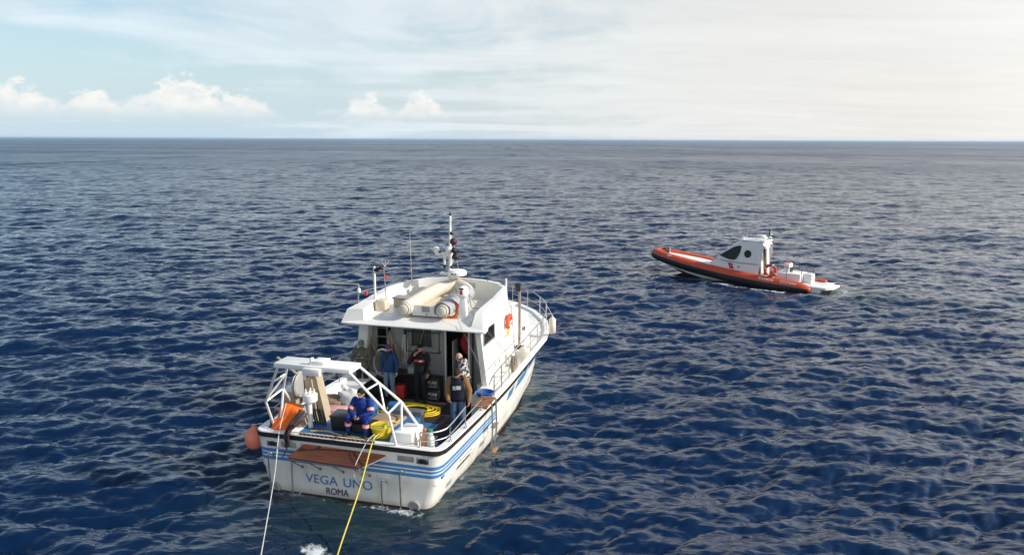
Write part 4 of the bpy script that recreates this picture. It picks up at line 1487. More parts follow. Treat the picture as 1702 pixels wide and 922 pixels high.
# cockpit clutter
bxx = thing('storage_box', 'black lidded plastic box on the blue deck beside the seated person', 'box', (-0.52, 0.78, 1.47), R(4))
bxx.scale = (0.72, 0.85, 0.85)
m = MB(); m.hexa([(-0.34, -0.24, 0), (0.34, -0.24, 0), (0.34, 0.24, 0), (-0.34, 0.24, 0), (-0.38, -0.28, 0.40), (0.38, -0.28, 0.40), (0.38, 0.28, 0.40), (-0.38, 0.28, 0.40)])
m.build('body', mat('box_black', (0.012, 0.013, 0.015), 0.45), bxx, smooth=30, bevel=0.015)
m = MB(); m.box((0, 0, 0.425), (0.80, 0.60, 0.05), bev=0.015); m.build('lid', mat('lid_black', (0.016, 0.018, 0.02), 0.35), bxx)
se = thing('seat_box', 'dark low box the person in blue coverall sits on', 'box', (0.05, 0.72, 1.47))
m = MB(); m.box((0, 0, 0.11), (0.5, 0.40, 0.22), bev=0.02); m.build('body', mat('box_dark', (0.02, 0.022, 0.025), 0.5), se)
m = MB(); m.box((0, 0, 0.232), (0.52, 0.42, 0.024), bev=0.01); m.build('lid', M_BLACK, se)
m = MB(); blob(m, (0, 0, 0.23), (0.36, 0.26, 0.27), 3, 0.16, 20, 14, 0.25)
m.tube(curve_pts([(-0.1, 0, 0.44), (-0.20, 0.0, 0.54), (-0.26, -0.02, 0.50)], 4), 0.06, 8)
single(m, 'rubble_sack', mat('sack_white', (0.72, 0.72, 0.70), 0.8, var=0.05, vscale=4, bump=0.8, bscale=7), 'crumpled white woven sack standing on the port side deck', 'sack', (-1.02, 2.15, 1.47), smooth=60)
m = MB(); m.box((0, 0, 0.10), (0.52, 0.40, 0.20), bev=0.03)
single(m, 'cool_box', mat('box_pink', (0.60, 0.33, 0.32), 0.6, var=0.12, dirt=0.4), 'faded pink box beside the white sack', 'box', (-1.16, 1.52, 1.47), R(6))
for i, (x, y, z, rz, lab) in enumerate(((-1.52, 2.1, 1.47, 5, 'brown tarpaulin bundle behind the pink box'), (0.30, 1.35, 1.50, -6, 'brown wooden board lying on the working deck behind the yellow tub'))):
    m = MB()
    if i == 0:
        blob(m, (0, 0, 0.13), (0.38, 0.30, 0.14), 11, 0.10, 18, 12, 0.5)
        single(m, 'tarpaulin', mat('tarp_brown', (0.30, 0.19, 0.12), 0.85, var=0.2, bump=0.7, bscale=6), lab, 'tarpaulin', (x, y, z), R(rz), smooth=60)
    else:
        m.box((0, 0, 0.025), (0.75, 0.80, 0.07), bev=0.01)
        single(m, 'board', mat('board_brown', (0.38, 0.24, 0.15), 0.7, var=0.2, stretch=(0.5, 4, 1)), lab, 'board', (x, y, z), R(rz))
yt = thing('yellow_tub', 'bright yellow plastic tub beside the seated person at the stern', 'tub', (0.56, 0.56, 1.47))
yt.scale = (0.62, 0.8, 0.75)
m = MB(); m.lathe([(0.26, 0.0), (0.33, 0.36), (0.35, 0.36), (0.35, 0.33), (0.33, 0.33)], (0, 0, 0), 'Z', 24, Matrix.Scale(1.25, 4, (1, 0, 0))); m.build('shell', mat('plastic_yellow', (0.66, 0.52, 0.02), 0.45, var=0.06), yt, smooth=40)
ac = thing('equipment_case', 'grey aluminium case with ribbed side at centre deck', 'case', (0.22, 2.82, 0.80), R(-3))
m = MB(); m.box((0, 0, 0.20), (0.80, 0.62, 0.38), bev=0.02); m.build('body', M_ALU, ac)
m = MB(); m.box((0, 0, 0.41), (0.82, 0.64, 0.05), bev=0.015); m.build('lid', mat('case_lid', (0.30, 0.31, 0.32), 0.4, metal=0.6), ac)
for k in range(5):
    m = MB(); m.box((0.408, -0.24 + 0.12 * k, 0.20), (0.02, 0.03, 0.32), bev=0.006); m.build('rib', M_STEEL, ac)
m = MB(); m.lathe([(0, 0), (0.06, 0), (0.05, 0.012), (0, 0.014)], (0.12, -0.05, 0.436), 'Z', 14); m.build('disc', M_CLEAN, ac)
# coil of yellow hose
hz_ = thing('hose_coil', 'big loose coil of yellow hose on the dark deck', 'hose', (-0.02, 3.95, 0.82))
rnd = random.Random(4)
for k in range(7):
    rx, ry = 0.80 - 0.07 * k + rnd.uniform(-0.02, 0.02), 0.46 - 0.04 * k + rnd.uniform(-0.02, 0.02)
    ox, oy, oz = rnd.uniform(-0.05, 0.05), rnd.uniform(-0.04, 0.04), 0.03 + 0.02 * (k % 4)
    m = MB()
    m.tube([(ox + rx * math.cos(a), oy + ry * math.sin(a), oz + 0.015 * math.sin(2 * a + k)) for a in [q * 2 * math.pi / 40 for q in range(40)]], 0.021, 7, closed=True)
    m.build('loop', M_YELLOW, hz_, smooth=60)
# hose running aft over the seated person's side
m = MB(); m.tube(curve_pts([(-0.25, 2.6, 0.95), (-0.2, 1.93, 1.52), (0.2, 1.75, 1.56), (0.62, 1.5, 1.60), (0.74, 1.05, 1.66), (0.70, 0.62, 1.80), (0.62, 0.3, 1.56), (0.30, 0.27, 1.49), (-0.4, 0.30, 1.49), (-0.8, 0.42, 1.49), (-1.2, 0.34, 1.49)], 6), 0.018, 6)
single(m, 'air_hose', mat('hose_pale_yellow', (0.62, 0.50, 0.13), 0.5), 'thin pale yellow hose snaking across the stern deck', 'hose', smooth=60)
# bottles in a wire basket at the starboard stern
bk = thing('wire_basket', 'low wire basket at the starboard stern corner', 'basket', (1.80, 0.40, 1.32))
m = MB(); m.box((0, 0, -0.26), (0.42, 0.34, 0.52), bev=0.01); m.build('stand', M_GREY, bk)
m = MB()
for z in (0.02, 0.16, 0.30):
    m.tube([(-0.17, -0.14, z), (0.17, -0.14, z), (0.17, 0.14, z), (-0.17, 0.14, z), (-0.17, -0.14, z)], 0.008, 5)
m.build('wire', M_STEELD, bk)
m = MB(); m.box((0, 0, 0.015), (0.34, 0.28, 0.01)); m.build('tray', M_GREY, bk)
for (x, y, cm, bm2, lab) in ((0.06, 0.0, (0.05, 0.35, 0.06), (0.80, 0.82, 0.78), 'white plastic bottle with green cap in the stern basket'), (-0.10, 0.03, (0.6, 0.2, 0.05), (0.85, 0.40, 0.16), 'small orange bottle in the stern basket')):
    o = thing('bottle', lab, 'bottle', (1.80 + x, 0.40 + y, 1.345))
    m = MB(); m.lathe([(0, 0), (0.085, 0.0), (0.09, 0.03), (0.088, 0.28), (0.05, 0.38), (0.032, 0.40), (0.032, 0.43), (0, 0.43)], (0, 0, 0), 'Z', 16)
    m.build('body', mat('bottle_' + lab[:5], bm2, 0.4, var=0.04), o, smooth=60)
    m = MB(); m.lathe([(0, 0), (0.05, 0), (0.05, 0.07), (0, 0.075)], (0, 0, 0.41), 'Z', 12)
    m.build('cap', mat('cap_' + lab[:5], cm, 0.4), o)
# orange oilskin thrown over the winch housing, dark one beside it
def drape(label, name, material, cols, seed):
    rnd = random.Random(seed)
    m = MB()
    secs = []
    for i, row in enumerate(cols):
        secs.append([Vector(p) + Vector((0, rnd.uniform(-0.02, 0.02), 0)) for p in row])
    # refine with smooth interpolation
    rows = []
    for row in secs:
        rows.append(curve_pts(row, 4))
    cols2 = list(map(list, zip(*rows)))
    cols3 = [curve_pts(c, 5) for c in cols2]
    g = list(map(list, zip(*cols3)))
    for i, row in enumerate(g):
        for j, p in enumerate(row):
            p.y += 0.022 * math.sin(j * 1.7 + i * 0.35) - 0.01 * math.cos(i * 0.9)
            p.x += 0.012 * math.sin(i * 0.8 + j)
    m.loft(g)
    return single(m, name, material, label, 'jacket', smooth=60, solid=0.012)


drape('bright orange oilskin jacket draped over the port winch', 'oilskin_jacket', M_ORANGE,
      [[(-2.04, 0.62, 2.02), (-1.86, 0.60, 2.06), (-1.66, 0.60, 2.04), (-1.50, 0.58, 1.98)],
       [(-2.06, 0.42, 1.98), (-1.88, 0.38, 2.03), (-1.68, 0.38, 2.00), (-1.50, 0.40, 1.94)],
       [(-2.09, 0.34, 1.76), (-1.92, 0.29, 1.78), (-1.70, 0.30, 1.74), (-1.54, 0.34, 1.74)],
       [(-2.16, 0.26, 1.62), (-1.97, 0.18, 1.62), (-1.75, 0.22, 1.62), (-1.58, 0.30, 1.64)],
       [(-2.20, 0.20, 1.53), (-2.00, 0.10, 1.53), (-1.80, 0.14, 1.54), (-1.64, 0.26, 1.55)]], 2)
drape('dark wet jacket hanging over the stern rail beside the orange oilskin', 'wet_jacket', mat('jacket_dark', (0.035, 0.020, 0.024), 0.6, var=0.3, bump=0.4),
      [[(-1.50, 0.36, 2.0), (-1.40, 0.36, 1.98), (-1.32, 0.40, 1.9)],
       [(-1.52, 0.20, 1.86), (-1.42, 0.18, 1.84), (-1.32, 0.24, 1.78)],
       [(-1.62, -0.02, 1.66), (-1.54, -0.03, 1.64), (-1.47, 0.0, 1.62)],
       [(-1.66, -0.08, 1.42), (-1.58, -0.09, 1.40), (-1.52, -0.08, 1.40)],
       [(-1.65, -0.09, 1.22), (-1.59, -0.10, 1.20), (-1.55, -0.09, 1.22)]], 5)
# stack of black crates by the wall, with white print
for k in range(2):
    o = thing('crate', ('lower' if k == 0 else 'upper') + ' black crate with white print stacked by the aft wall', 'crate', (0.20, 5.0, 0.82 + 0.36 * k), 0, 'black crates by the aft wall')
    m = MB(); m.box((0, 0, 0.175), (0.42, 0.36, 0.345), bev=0.012); m.build('body', mat('crate_black', (0.012, 0.012, 0.013), 0.6), o)
    M4 = Matrix.Translation((0.0, -0.186, 0.21)) @ Matrix.Rotation(R(90), 4, 'X')
    text_mesh('print', 'PURE', 0.12, mat('print_white', (0.7, 0.7, 0.7), 0.6), o, M4, 0.003)
    for z in (0.08, 0.12):
        m = MB(); m.box((0.0, -0.183, z), (0.26, 0.006, 0.014)); m.build('print_line', mat('print_grey', (0.4, 0.4, 0.4), 0.6), o)
wt_ = thing('work_table', 'dark work table against the aft wall behind the crew', 'table', (-0.62, 5.05, 0.80))
m = MB(); m.box((0, 0, 0.78), (1.2, 0.42, 0.04), bev=0.008); m.build('top', mat('table_dark', (0.03, 0.025, 0.025), 0.5), wt_)
for x in (-0.56, 0.56):
    m = MB(); m.box((x, 0.0, 0.38), (0.04, 0.38, 0.76)); m.build('leg', M_DARK, wt_)
m = MB(); m.box((0, 0.17, 0.4), (1.1, 0.03, 0.7)); m.build('back_panel', M_DARK, wt_)
m = MB(); m.box((0, 0, 0.10), (0.34, 0.3, 0.2), bev=0.02)
single(m, 'instrument_box', mat('plastic_grey', (0.30, 0.30, 0.30), 0.5), 'small grey instrument box on the dark work table', 'box', (-0.42, 5.0, 1.60))
m = MB(); m.box((0, 0, 0.2), (0.3, 0.3, 0.4), bev=0.04)
single(m, 'fuel_can', M_RED, 'red fuel can under the work table by the aft wall', 'can', (-0.85, 4.95, 0.82))
m = MB(); m.lathe([(0.0, 0), (0.22, 0.0), (0.25, 0.10), (0.23, 0.10), (0.20, 0.02), (0.0, 0.015)], (0, 0, 0), 'Z', 20)
single(m, 'blue_tray', mat('plastic_blue', (0.02, 0.10, 0.36), 0.45), 'flat blue plastic tray on the side deck just ahead of the teak step', 'tray', (2.02, 4.15, 1.42))
m = MB(); m.box((0, 0, 0.2), (0.42, 0.3, 0.42), bev=0.04)
single(m, 'blue_crate', mat('plastic_blue2', (0.03, 0.16, 0.42), 0.5), 'blue and white fish crate beyond the yellow hose end', 'crate', (-0.35, 3.45, 0.80), R(10))
# coils of rope hung on the aft wall and the side rail
for i, (x, z, rr0, ln, lab) in enumerate(((-1.88, 2.35, 0.15, 0.42, 'brown rope coil hung on the aft wall furthest to port'), (-1.15, 2.42, 0.13, 0.48, 'beige rope coil hung between the ladder and the window'), (-0.95, 2.30, 0.12, 0.40, 'pale rope coil hung just left of the black pipe rack'))):
    o = thing('rope_coil', lab, 'rope', (x, 5.22, z), 0, 'rope coils on the aft wall')
    rnd = random.Random(20 + i)
    for k in range(6):
        m = MB()
        w_, h_ = rr0 * rnd.uniform(0.8, 1.15), ln * rnd.uniform(0.85, 1.1)
        m.tube([(w_ * math.sin(a) * (1.0 if math.cos(a) < 0 else 0.65), -0.03 - 0.012 * k + 0.01 * math.sin(3 * a), -h_ * 0.5 + h_ * 0.5 * math.cos(a)) for a in [q * 2 * math.pi / 22 for q in range(22)]], 0.014, 6, closed=True)
        m.build('turn', M_ROPE, o, smooth=60)
for i, (x, y, z, lab) in enumerate(((2.36, 6.35, 2.1, 'white rope coil tied on the starboard rail near the fat fender'), (2.35, 5.9, 2.08, 'grey rope coil tied on the starboard rail nearer the stern'))):
    o = thing('rope_coil', lab, 'rope', (x, y, z))
    rnd = random.Random(40 + i)
    for k in range(5):
        m = MB(); w_, h_ = 0.12 * rnd.uniform(0.8, 1.2), 0.5 * rnd.uniform(0.8, 1.1)
        m.tube([(0.02 * k - 0.04, w_ * math.sin(a), -h_ * 0.5 + h_ * 0.5 * math.cos(a)) for a in [q * 2 * math.pi / 20 for q in range(20)]], 0.016, 6, closed=True)
        m.build('turn', M_ROPEW if i == 0 else M_ROPE, o, smooth=60)
# lines running aft from the stern into the water
m = MB(); m.tube(curve_pts([(0.50, 1.2, 1.62), (0.60, 0.3, 1.62), (0.61, -0.06, 1.56), (0.67, -0.9, 0.80), (0.76, -2.03, 0.06), (0.84, -2.7, -0.40)], 8), 0.017, 7)
single(m, 'umbilical_line', mat('line_yellow', (0.60, 0.50, 0.06), 0.5, var=0.15), 'yellow line running from the stern down into the water', 'line', smooth=60)
m = MB(); m.tube(curve_pts([(-1.86, 0.40, 2.1), (-1.80, -0.05, 1.56), (-1.40, -0.95, 0.90), (-0.75, -2.5, 0.10), (-0.52, -3.1, -0.3)], 8), 0.012, 6)
single(m, 'tow_rope', M_ROPEW, 'thin grey rope running from the winch over the stern into the water', 'rope', smooth=60)
m = MB(); m.tube(curve_pts([(0.55, 1.3, 1.60), (0.50, 0.4, 1.60), (0.46, -0.05, 1.54), (0.36, -0.5, 1.1), (0.34, -0.45, 0.85)], 6), 0.010, 5)
single(m, 'thin_cord', M_ROPEW, 'thin pale cord hanging over the stern beside the yellow line', 'cord', smooth=60)
# worn roller with tan segments along the stern rail
m = MB()
rl_ = empty('stern_roller', parent=vessel)
for k in range(16):
    m = MB()
    m.tube([(-1.25 + 0.115 * k, 0.02, 1.535), (-1.20 + 0.115 * k, 0.02, 1.535)], 0.03, 8)
    m.build('roller_segment', M_TEAK, rl_)
m = MB(); m.tube([(-1.3, 0.02, 1.53), (0.62, 0.02, 1.53)], 0.026, 8); m.build('roller_core', M_BLACK, rl_)

# more gear on and under the aft wall
rl2 = thing('hose_reel', 'white round hose reel on the aft wall behind the person in blue jacket', 'hose reel', (-1.52, 5.20, 1.75))
m = MB(); m.tube([(0.30 * math.cos(a), 0.0, 0.42 * math.sin(a)) for a in [k * math.pi / 14 for k in range(28)]], 0.035, 8, closed=True); m.build('rim', M_CLEAN, rl2)
for k in range(3):
    m = MB(); m.tube([((0.24 - 0.05 * k) * math.cos(a), -0.05, (0.34 - 0.06 * k) * math.sin(a)) for a in [q * math.pi / 12 for q in range(24)]], 0.022, 6, closed=True); m.build('hose_turn', M_ROPE, rl2)
m = MB(); m.lathe([(0, -0.06), (0.10, -0.06), (0.10, 0.06), (0, 0.06)], (0, 0.02, 0), 'Y', 14); m.build('hub', M_GREY, rl2)
for i, (x, z, ln, mm, lab) in enumerate(((-1.30, 2.75, 0.95, M_ROPE, 'long brown rope hank hanging just right of the ladder'), (-0.80, 2.75, 1.0, M_ROPEW, 'long grey rope hank hanging left of the aft window'), (-2.02, 2.85, 1.0, M_ROPE, 'long brown rope hank hanging at the port pillar'))):
    o = thing('rope_hank', lab, 'rope', (x, 5.24, z), 0, 'rope hanks on the aft wall')
    rnd = random.Random(70 + i)
    for k in range(6):
        m = MB(); a0 = rnd.uniform(-0.05, 0.05)
        m.tube(curve_pts([(0.0, -0.02, 0.0), (a0 - 0.05, -0.05, -ln * 0.4), (a0, -0.06, -ln * rnd.uniform(0.8, 1.0)), (a0 + 0.06, -0.05, -ln * 0.4), (0.01, -0.02, 0.0)], 4), 0.014, 5); m.build('strand', mm, o, smooth=60)
m = MB(); blob(m, (0, 0, -0.28), (0.15, 0.10, 0.30), 9, 0.14)
single(m, 'red_jacket', mat('jacket_red', (0.30, 0.012, 0.015), 0.85, bump=0.5, bscale=12), 'dark red jacket hanging just inside the doorway', 'jacket', (1.0, 5.5, 2.75), smooth=60)
m = MB(); m.box((0, 0, 0.22), (0.5, 0.36, 0.44), bev=0.02)
single(m, 'black_bin', mat('bin_black', (0.014, 0.014, 0.015), 0.6), 'plain black bin standing left of the red fuel can', 'bin', (-1.55, 5.0, 0.82))
pp = thing('drip_bucket', 'small grey bucket at the foot of the doorway', 'bucket', (0.72, 4.95, 0.82))
m = MB(); m.lathe([(0.10, 0.0), (0.14, 0.26), (0.15, 0.26), (0.15, 0.24), (0.13, 0.24)], (0, 0, 0), 'Z', 16); m.build('shell', M_GREY, pp)
m = MB(); m.tube(curve_pts([(-0.14, 0, 0.25), (-0.10, -0.06, 0.36), (0.10, -0.06, 0.36), (0.14, 0, 0.25)], 4), 0.006, 5); m.build('handle', M_STEEL, pp)


# ------------------------------------------------------------------ people
def skin_mat(name, col):
    return mat(name, col, 0.5, var=0.12, vscale=14, bump=0.05)


def cloth(name, col, rough=0.85, var=0.14, vscale=9, bump=0.55, bscale=22, **kw):
    return mat(name, col, rough, var=var, vscale=vscale, bump=bump, bscale=bscale, spec=0.25, **kw)


def camo(name):
    m = bpy.data.materials.new(name)
    m.use_nodes = True
    t = NT(m.node_tree)
    b = m.node_tree.nodes['Principled BSDF']
    co = t.new('ShaderNodeTexCoord').outputs['Object']
    n = t.noise(co, 13.0, 2.0, 0.5, 0.6)
    t.put(b.inputs['Base Color'], t.mix(t.sstep(n, 0.50, 0.56), (0.018, 0.018, 0.02, 1), (0.48, 0.48, 0.45, 1)))
    b.inputs['Roughness'].default_value = 0.95
    return m


def ellipsoid(m, c, rx, ry, rz_, M=None, n=14, k=9):
    vs, fs = [], []
    for i in range(k + 1):
        ph = math.pi * i / k
        for j in range(n):
            a = 2 * math.pi * j / n
            p = Vector((rx * math.sin(ph) * math.cos(a), ry * math.sin(ph) * math.sin(a), -rz_ * math.cos(ph)))
            if M is not None:
                p = M @ p
            vs.append(p + Vector(c))
    for i in range(k):
        for j in range(n):
            j2 = (j + 1) % n
            fs.append((i * n + j, i * n + j2, (i + 1) * n + j2, (i + 1) * n + j))
    m.add(vs, fs)


def limb(m, pts, rad):
    """tapered limb with round ends"""
    m.tube(pts, rad, 12)
    for p, r in zip(pts, rad):
        ellipsoid(m, p, r, r, r, n=12, k=8)


def make_person(root_name, label, loc, rz, P_, mats, bulk=0.0, voxel=0.0085, scale=1.0, group='crew on the white research boat'):
    """P_: joint positions in metres, person faces +y, right hand at +x. One continuous body surface; faces take the
    material of the body region they lie on."""
    root = VF.place(empty(root_name), loc, rz)
    root.scale = (scale, scale, scale)
    tag(root, label, 'person', group)
    m = MB()
    bones = []     # (a, b, radius, material key)
    V3 = lambda k: Vector(P_[k])
    # trunk: rings along the spine
    sp = [(V3('pelvis') + Vector((0, 0, -0.08)), 0.10, 0.085), (V3('pelvis'), 0.165 + bulk, 0.120 + bulk), (V3('pelvis').lerp(V3('chest'), 0.45), 0.155 + bulk, 0.118 + bulk),
          (V3('chest'), 0.185 + bulk, 0.130 + bulk), (V3('chest').lerp(V3('neck'), 0.62), 0.160 + bulk, 0.105 + bulk), (V3('neck'), 0.065, 0.068)]
    secs = []
    for i, (p, rx, ry) in enumerate(sp):
        a = sp[max(0, i - 1)][0]; b = sp[min(len(sp) - 1, i + 1)][0]
        t = (b - a).normalized()
        right = Vector((1, 0, 0)); right = (right - t * right.dot(t)).normalized()
        fw = t.cross(right)
        secs.append([p + right * rx * math.cos(2 * math.pi * k / 18) + fw * ry * math.sin(2 * math.pi * k / 18) for k in range(18)])
    m.loft(secs, closed=True, cap0=True, cap1=True)
    bones.append((V3('pelvis'), V3('chest'), 0.16, 'top'))
    bones.append((V3('chest'), V3('neck'), 0.14, 'top'))
    # neck and head
    limb(m, [V3('neck') - Vector((0, 0, 0.04)), V3('head')], [0.062, 0.058])
    bones.append((V3('neck') + Vector((0, 0, 0.035)), V3('head'), 0.055, 'skin'))
    hd = V3('head')
    face = Vector(P_.get('face', (0, 1, 0))).normalized()
    rt = face.cross(Vector((0, 0, 1))).normalized()
    up = rt.cross(face)
    HM = Matrix((rt, face, up)).transposed()
    ellipsoid(m, hd + up * 0.02, 0.078, 0.098, 0.108, HM, 16, 12)
    ellipsoid(m, hd + face * 0.03 - up * 0.055, 0.058, 0.068, 0.062, HM)
    ellipsoid(m, hd + face * 0.100 - up * 0.015, 0.014, 0.022, 0.022, HM, 8, 6)
    for s in (-1, 1):
        ellipsoid(m, hd + rt * s * 0.080 - face * 0.005, 0.012, 0.022, 0.034, HM, 8, 6)
    bones.append((hd - up * 0.05, hd + up * 0.06, 0.09, 'skin'))
    for s, S in ((1, 'r'), (-1, 'l')):
        sh, el, wr, ha = V3(S + 'sh'), V3(S + 'el'), V3(S + 'wr'), V3(S + 'ha')
        limb(m, [sh, el, wr], [0.070 + bulk * 0.8, 0.055 + bulk * 0.7, 0.036 + bulk * 0.5])
        bones.append((sh, el, 0.06, 'arm')); bones.append((el, wr - (wr - el).normalized() * 0.02, 0.048, 'arm'))
        # hand: palm and five fingers, thumb from the side of the palm
        d = (ha - wr).normalized()
        side = d.cross(Vector(P_.get(S + 'palm', (0, 1, 0)))).normalized()
        pn = side.cross(d)
        palm0, palm1 = wr + d * 0.02, wr + d * 0.085
        for k in (-1, 0, 1):
            limb(m, [palm0 + side * 0.018 * k, palm1 + side * 0.024 * k], [0.020, 0.018])
        for k, ln in enumerate((0.060, 0.072, 0.066, 0.050)):
            b0 = palm1 + side * (0.033 - 0.022 * k)
            b1 = b0 + d * ln * 0.5 + pn * 0.012
            b2 = b1 + d * ln * 0.35 + pn * 0.030
            limb(m, [b0, b1, b2], [0.0105, 0.0098, 0.009])
        t0 = palm0 + side * 0.030 * 1 + d * 0.015
        limb(m, [t0, t0 + side * 0.022 + d * 0.030 + pn * 0.014, t0 + side * 0.020 + d * 0.055 + pn * 0.030], [0.014, 0.012, 0.010])
        bones.append((wr + d * 0.015, wr + d * 0.15, 0.03, 'skin'))
        hp, kn, an, to = V3(S + 'hip'), V3(S + 'kn'), V3(S + 'an'), V3(S + 'to')
        limb(m, [hp, kn, an], [0.095 + bulk * 0.4, 0.066 + bulk * 0.3, 0.050 + bulk * 0.2])
        bones.append((hp, kn, 0.075, 'legs')); bones.append((kn, an + Vector((0, 0, 0.03)), 0.055, 'legs'))
        heel = an - (to - an).normalized() * 0.05
        heel.z = min(an.z, to.z + 0.02)
        limb(m, [Vector((heel.x, heel.y, to.z + 0.012)), an.lerp(to, 0.45) + Vector((0, 0, -0.012)), to], [0.048, 0.050, 0.038])
        bones.append((heel, to, 0.05, 'shoes'))
    me = bpy.data.meshes.new('body')
    me.from_pydata(m.v, [], m.f)
    tmp = bpy.data.objects.new('tmp_body', me)
    COL.objects.link(tmp)
    md = tmp.modifiers.new('r', 'REMESH'); md.mode = 'VOXEL'; md.voxel_size = voxel; md.use_smooth_shade = True
    sm = tmp.modifiers.new('s', 'SMOOTH'); sm.factor = 0.5; sm.iterations = 3
    dg = bpy.context.evaluated_depsgraph_get()
    bmesh_ = bpy.data.meshes.new_from_object(tmp.evaluated_get(dg))
    bpy.data.objects.remove(tmp)
    bmesh_.name = 'body'
    keys = ['top', 'arm', 'legs', 'shoes', 'skin']
    bmesh_.materials.clear()
    for k in keys:
        bmesh_.materials.append(mats[k])
    nf = len(bmesh_.polygons)
    cen = np.zeros(nf * 3, dtype=np.float32)
    bmesh_.polygons.foreach_get('center', cen)
    cen = cen.reshape(-1, 3)
    best = np.full(nf, 1e9); idx = np.zeros(nf, dtype=np.int32)
    hem = P_['pelvis'][2] - 0.02
    for a, b, r, key in bones:
        A_ = np.array(a); B_ = np.array(b); ab = B_ - A_
        t = np.clip(((cen - A_) @ ab) / (ab @ ab), 0, 1)
        dist = np.linalg.norm(cen - (A_ + t[:, None] * ab), axis=1) - r
        w_ = dist < best
        best[w_] = dist[w_]; idx[w_] = keys.index(key)
    if P_.get('standing', True):
        low = (cen[:, 2] < hem - 0.06) & (idx == 0)
        idx[low] = 2
        hi = (cen[:, 2] > hem - 0.06) & (idx == 2)
        idx[hi] = 0
    bmesh_.polygons.foreach_set('material_index', idx)
    bmesh_.polygons.foreach_set('use_smooth', [True] * nf)
    body = bpy.data.objects.new('body', bmesh_)
    COL.objects.link(body)
    body.parent = root
    # eyes and mouth
    for s in (-1, 1):
        e = MB(); ellipsoid(e, hd + rt * s * 0.033 + face * 0.083 + up * 0.018, 0.013, 0.012, 0.009, HM, 8, 6)
        e.build('eye', M_BLACK, root)
    e = MB(); ellipsoid(e, hd + face * 0.090 - up * 0.062, 0.024, 0.012, 0.007, HM, 8, 6)
    e.build('mouth', mat('lips', (0.28, 0.09, 0.07), 0.5), root)
    return root, hd, rt, face, up, HM


def cap_on(root, hd, HM, up, name, material, r=(0.092, 0.112, 0.105), lift=0.035, cut=-0.15, brim=None):
    """knitted hat / hair cap: the upper part of an ellipsoid, open below, with thickness"""
    m = MB()
    n, k = 18, 9
    vs, fs = [], []
    c0 = math.acos(max(-1, min(1, cut)))
    for i in range(k + 1):
        ph = c0 * i / k
        for j in range(n):
            a = 2 * math.pi * j / n
            vs.append(HM @ Vector((r[0] * math.sin(ph) * math.cos(a), r[1] * math.sin(ph) * math.sin(a), r[2] * math.cos(ph))) + hd + up * lift)
    for i in range(k):
        for j in range(n):
            j2 = (j + 1) % n
            fs.append((i * n + j, i * n + j2, (i + 1) * n + j2, (i + 1) * n + j))
    m.add(vs, fs)
    return m.build(name, material, root, smooth=60, solid=0.008)


def ring_band(root, a, b, r, hw, name, material):
    """reflective band round a limb"""
    a, b = Vector(a), Vector(b)
    t = (b - a).normalized()
    m = MB()
    m.tube([a - t * hw, a - t * hw * 0.99, a + t * hw * 0.99, a + t * hw], [r * 0.9, r, r, r * 0.9], 14)
    return m.build(name, material, root)


STAND = dict(pelvis=(0, 0, 0.95), chest=(0, 0.01, 1.30), neck=(0, 0, 1.47), head=(0, 0.025, 1.60), face=(0, 1, -0.05),
             rsh=(0.19, 0, 1.41), lsh=(-0.19, 0, 1.41), rel=(0.25, -0.02, 1.13), lel=(-0.25, -0.02, 1.13), rwr=(0.26, 0.07, 0.89), lwr=(-0.26, 0.07, 0.89),
             rha=(0.255, 0.10, 0.80), lha=(-0.255, 0.10, 0.80), rpalm=(-1, 0, 0), lpalm=(1, 0, 0),
             rhip=(0.095, 0, 0.90), lhip=(-0.095, 0, 0.90), rkn=(0.11, 0.03, 0.50), lkn=(-0.11, 0.03, 0.50), ran=(0.12, -0.01, 0.10), lan=(-0.12, -0.01, 0.10),
             rto=(0.14, 0.16, 0.042), lto=(-0.14, 0.16, 0.042))


def pose(**kw):
    d = dict(STAND)
    d.update(kw)
    return d


ZD = 0.817
SK1 = skin_mat('skin_tan', (0.42, 0.22, 0.14))
SK2 = skin_mat('skin_fair', (0.52, 0.30, 0.21))
SK3 = skin_mat('skin_ruddy', (0.45, 0.19, 0.12))
SHOE = cloth('shoe_dark', (0.02, 0.02, 0.022), 0.7)
JEAN = cloth('denim', (0.075, 0.13, 0.23), 0.9)
JEANL = cloth('denim_pale', (0.16, 0.24, 0.33), 0.9)

# 1 - olive jacket, green knitted hat, both hands raised to a phone
OL = cloth('olive_jacket', (0.11, 0.11, 0.08))
P1 = pose(face=(0.1, 1, -0.25), rel=(0.25, 0.10, 1.17), rwr=(0.09, 0.26, 1.27), rha=(0.03, 0.30, 1.32), lel=(-0.25, 0.10, 1.17), lwr=(-0.09, 0.26, 1.27), lha=(-0.03, 0.30, 1.32),
          rpalm=(-0.4, -0.8, 0.2), lpalm=(0.4, -0.8, 0.2))
r1, hd, rt, fc, up, HM = make_person('person', 'person in olive jacket and green knitted hat holding a phone at chest height', (-1.98, 4.72, ZD), R(180 + 12), P1,
                                     dict(top=OL, arm=OL, legs=cloth('trouser_black', (0.016, 0.016, 0.018)), shoes=SHOE, skin=SK1), bulk=0.022)
cap_on(r1, hd, HM, up, 'hat', cloth('knit_green', (0.12, 0.19, 0.11)), r=(0.094, 0.113, 0.12), cut=0.05)
m = MB(); m.box((0.0, 0.335, 1.33), (0.15, 0.012, 0.075), rx=R(-25), bev=0.004)
m.build('phone', M_BLACK, r1)
m = MB(); m.tube([(math.cos(a) * 0.085, 0.01 + math.sin(a) * 0.085, 1.475 + 0.01 * math.sin(a)) for a in [k * math.pi / 8 for k in range(16)]], 0.03, 8, closed=True)
m.build('collar', OL, r1)

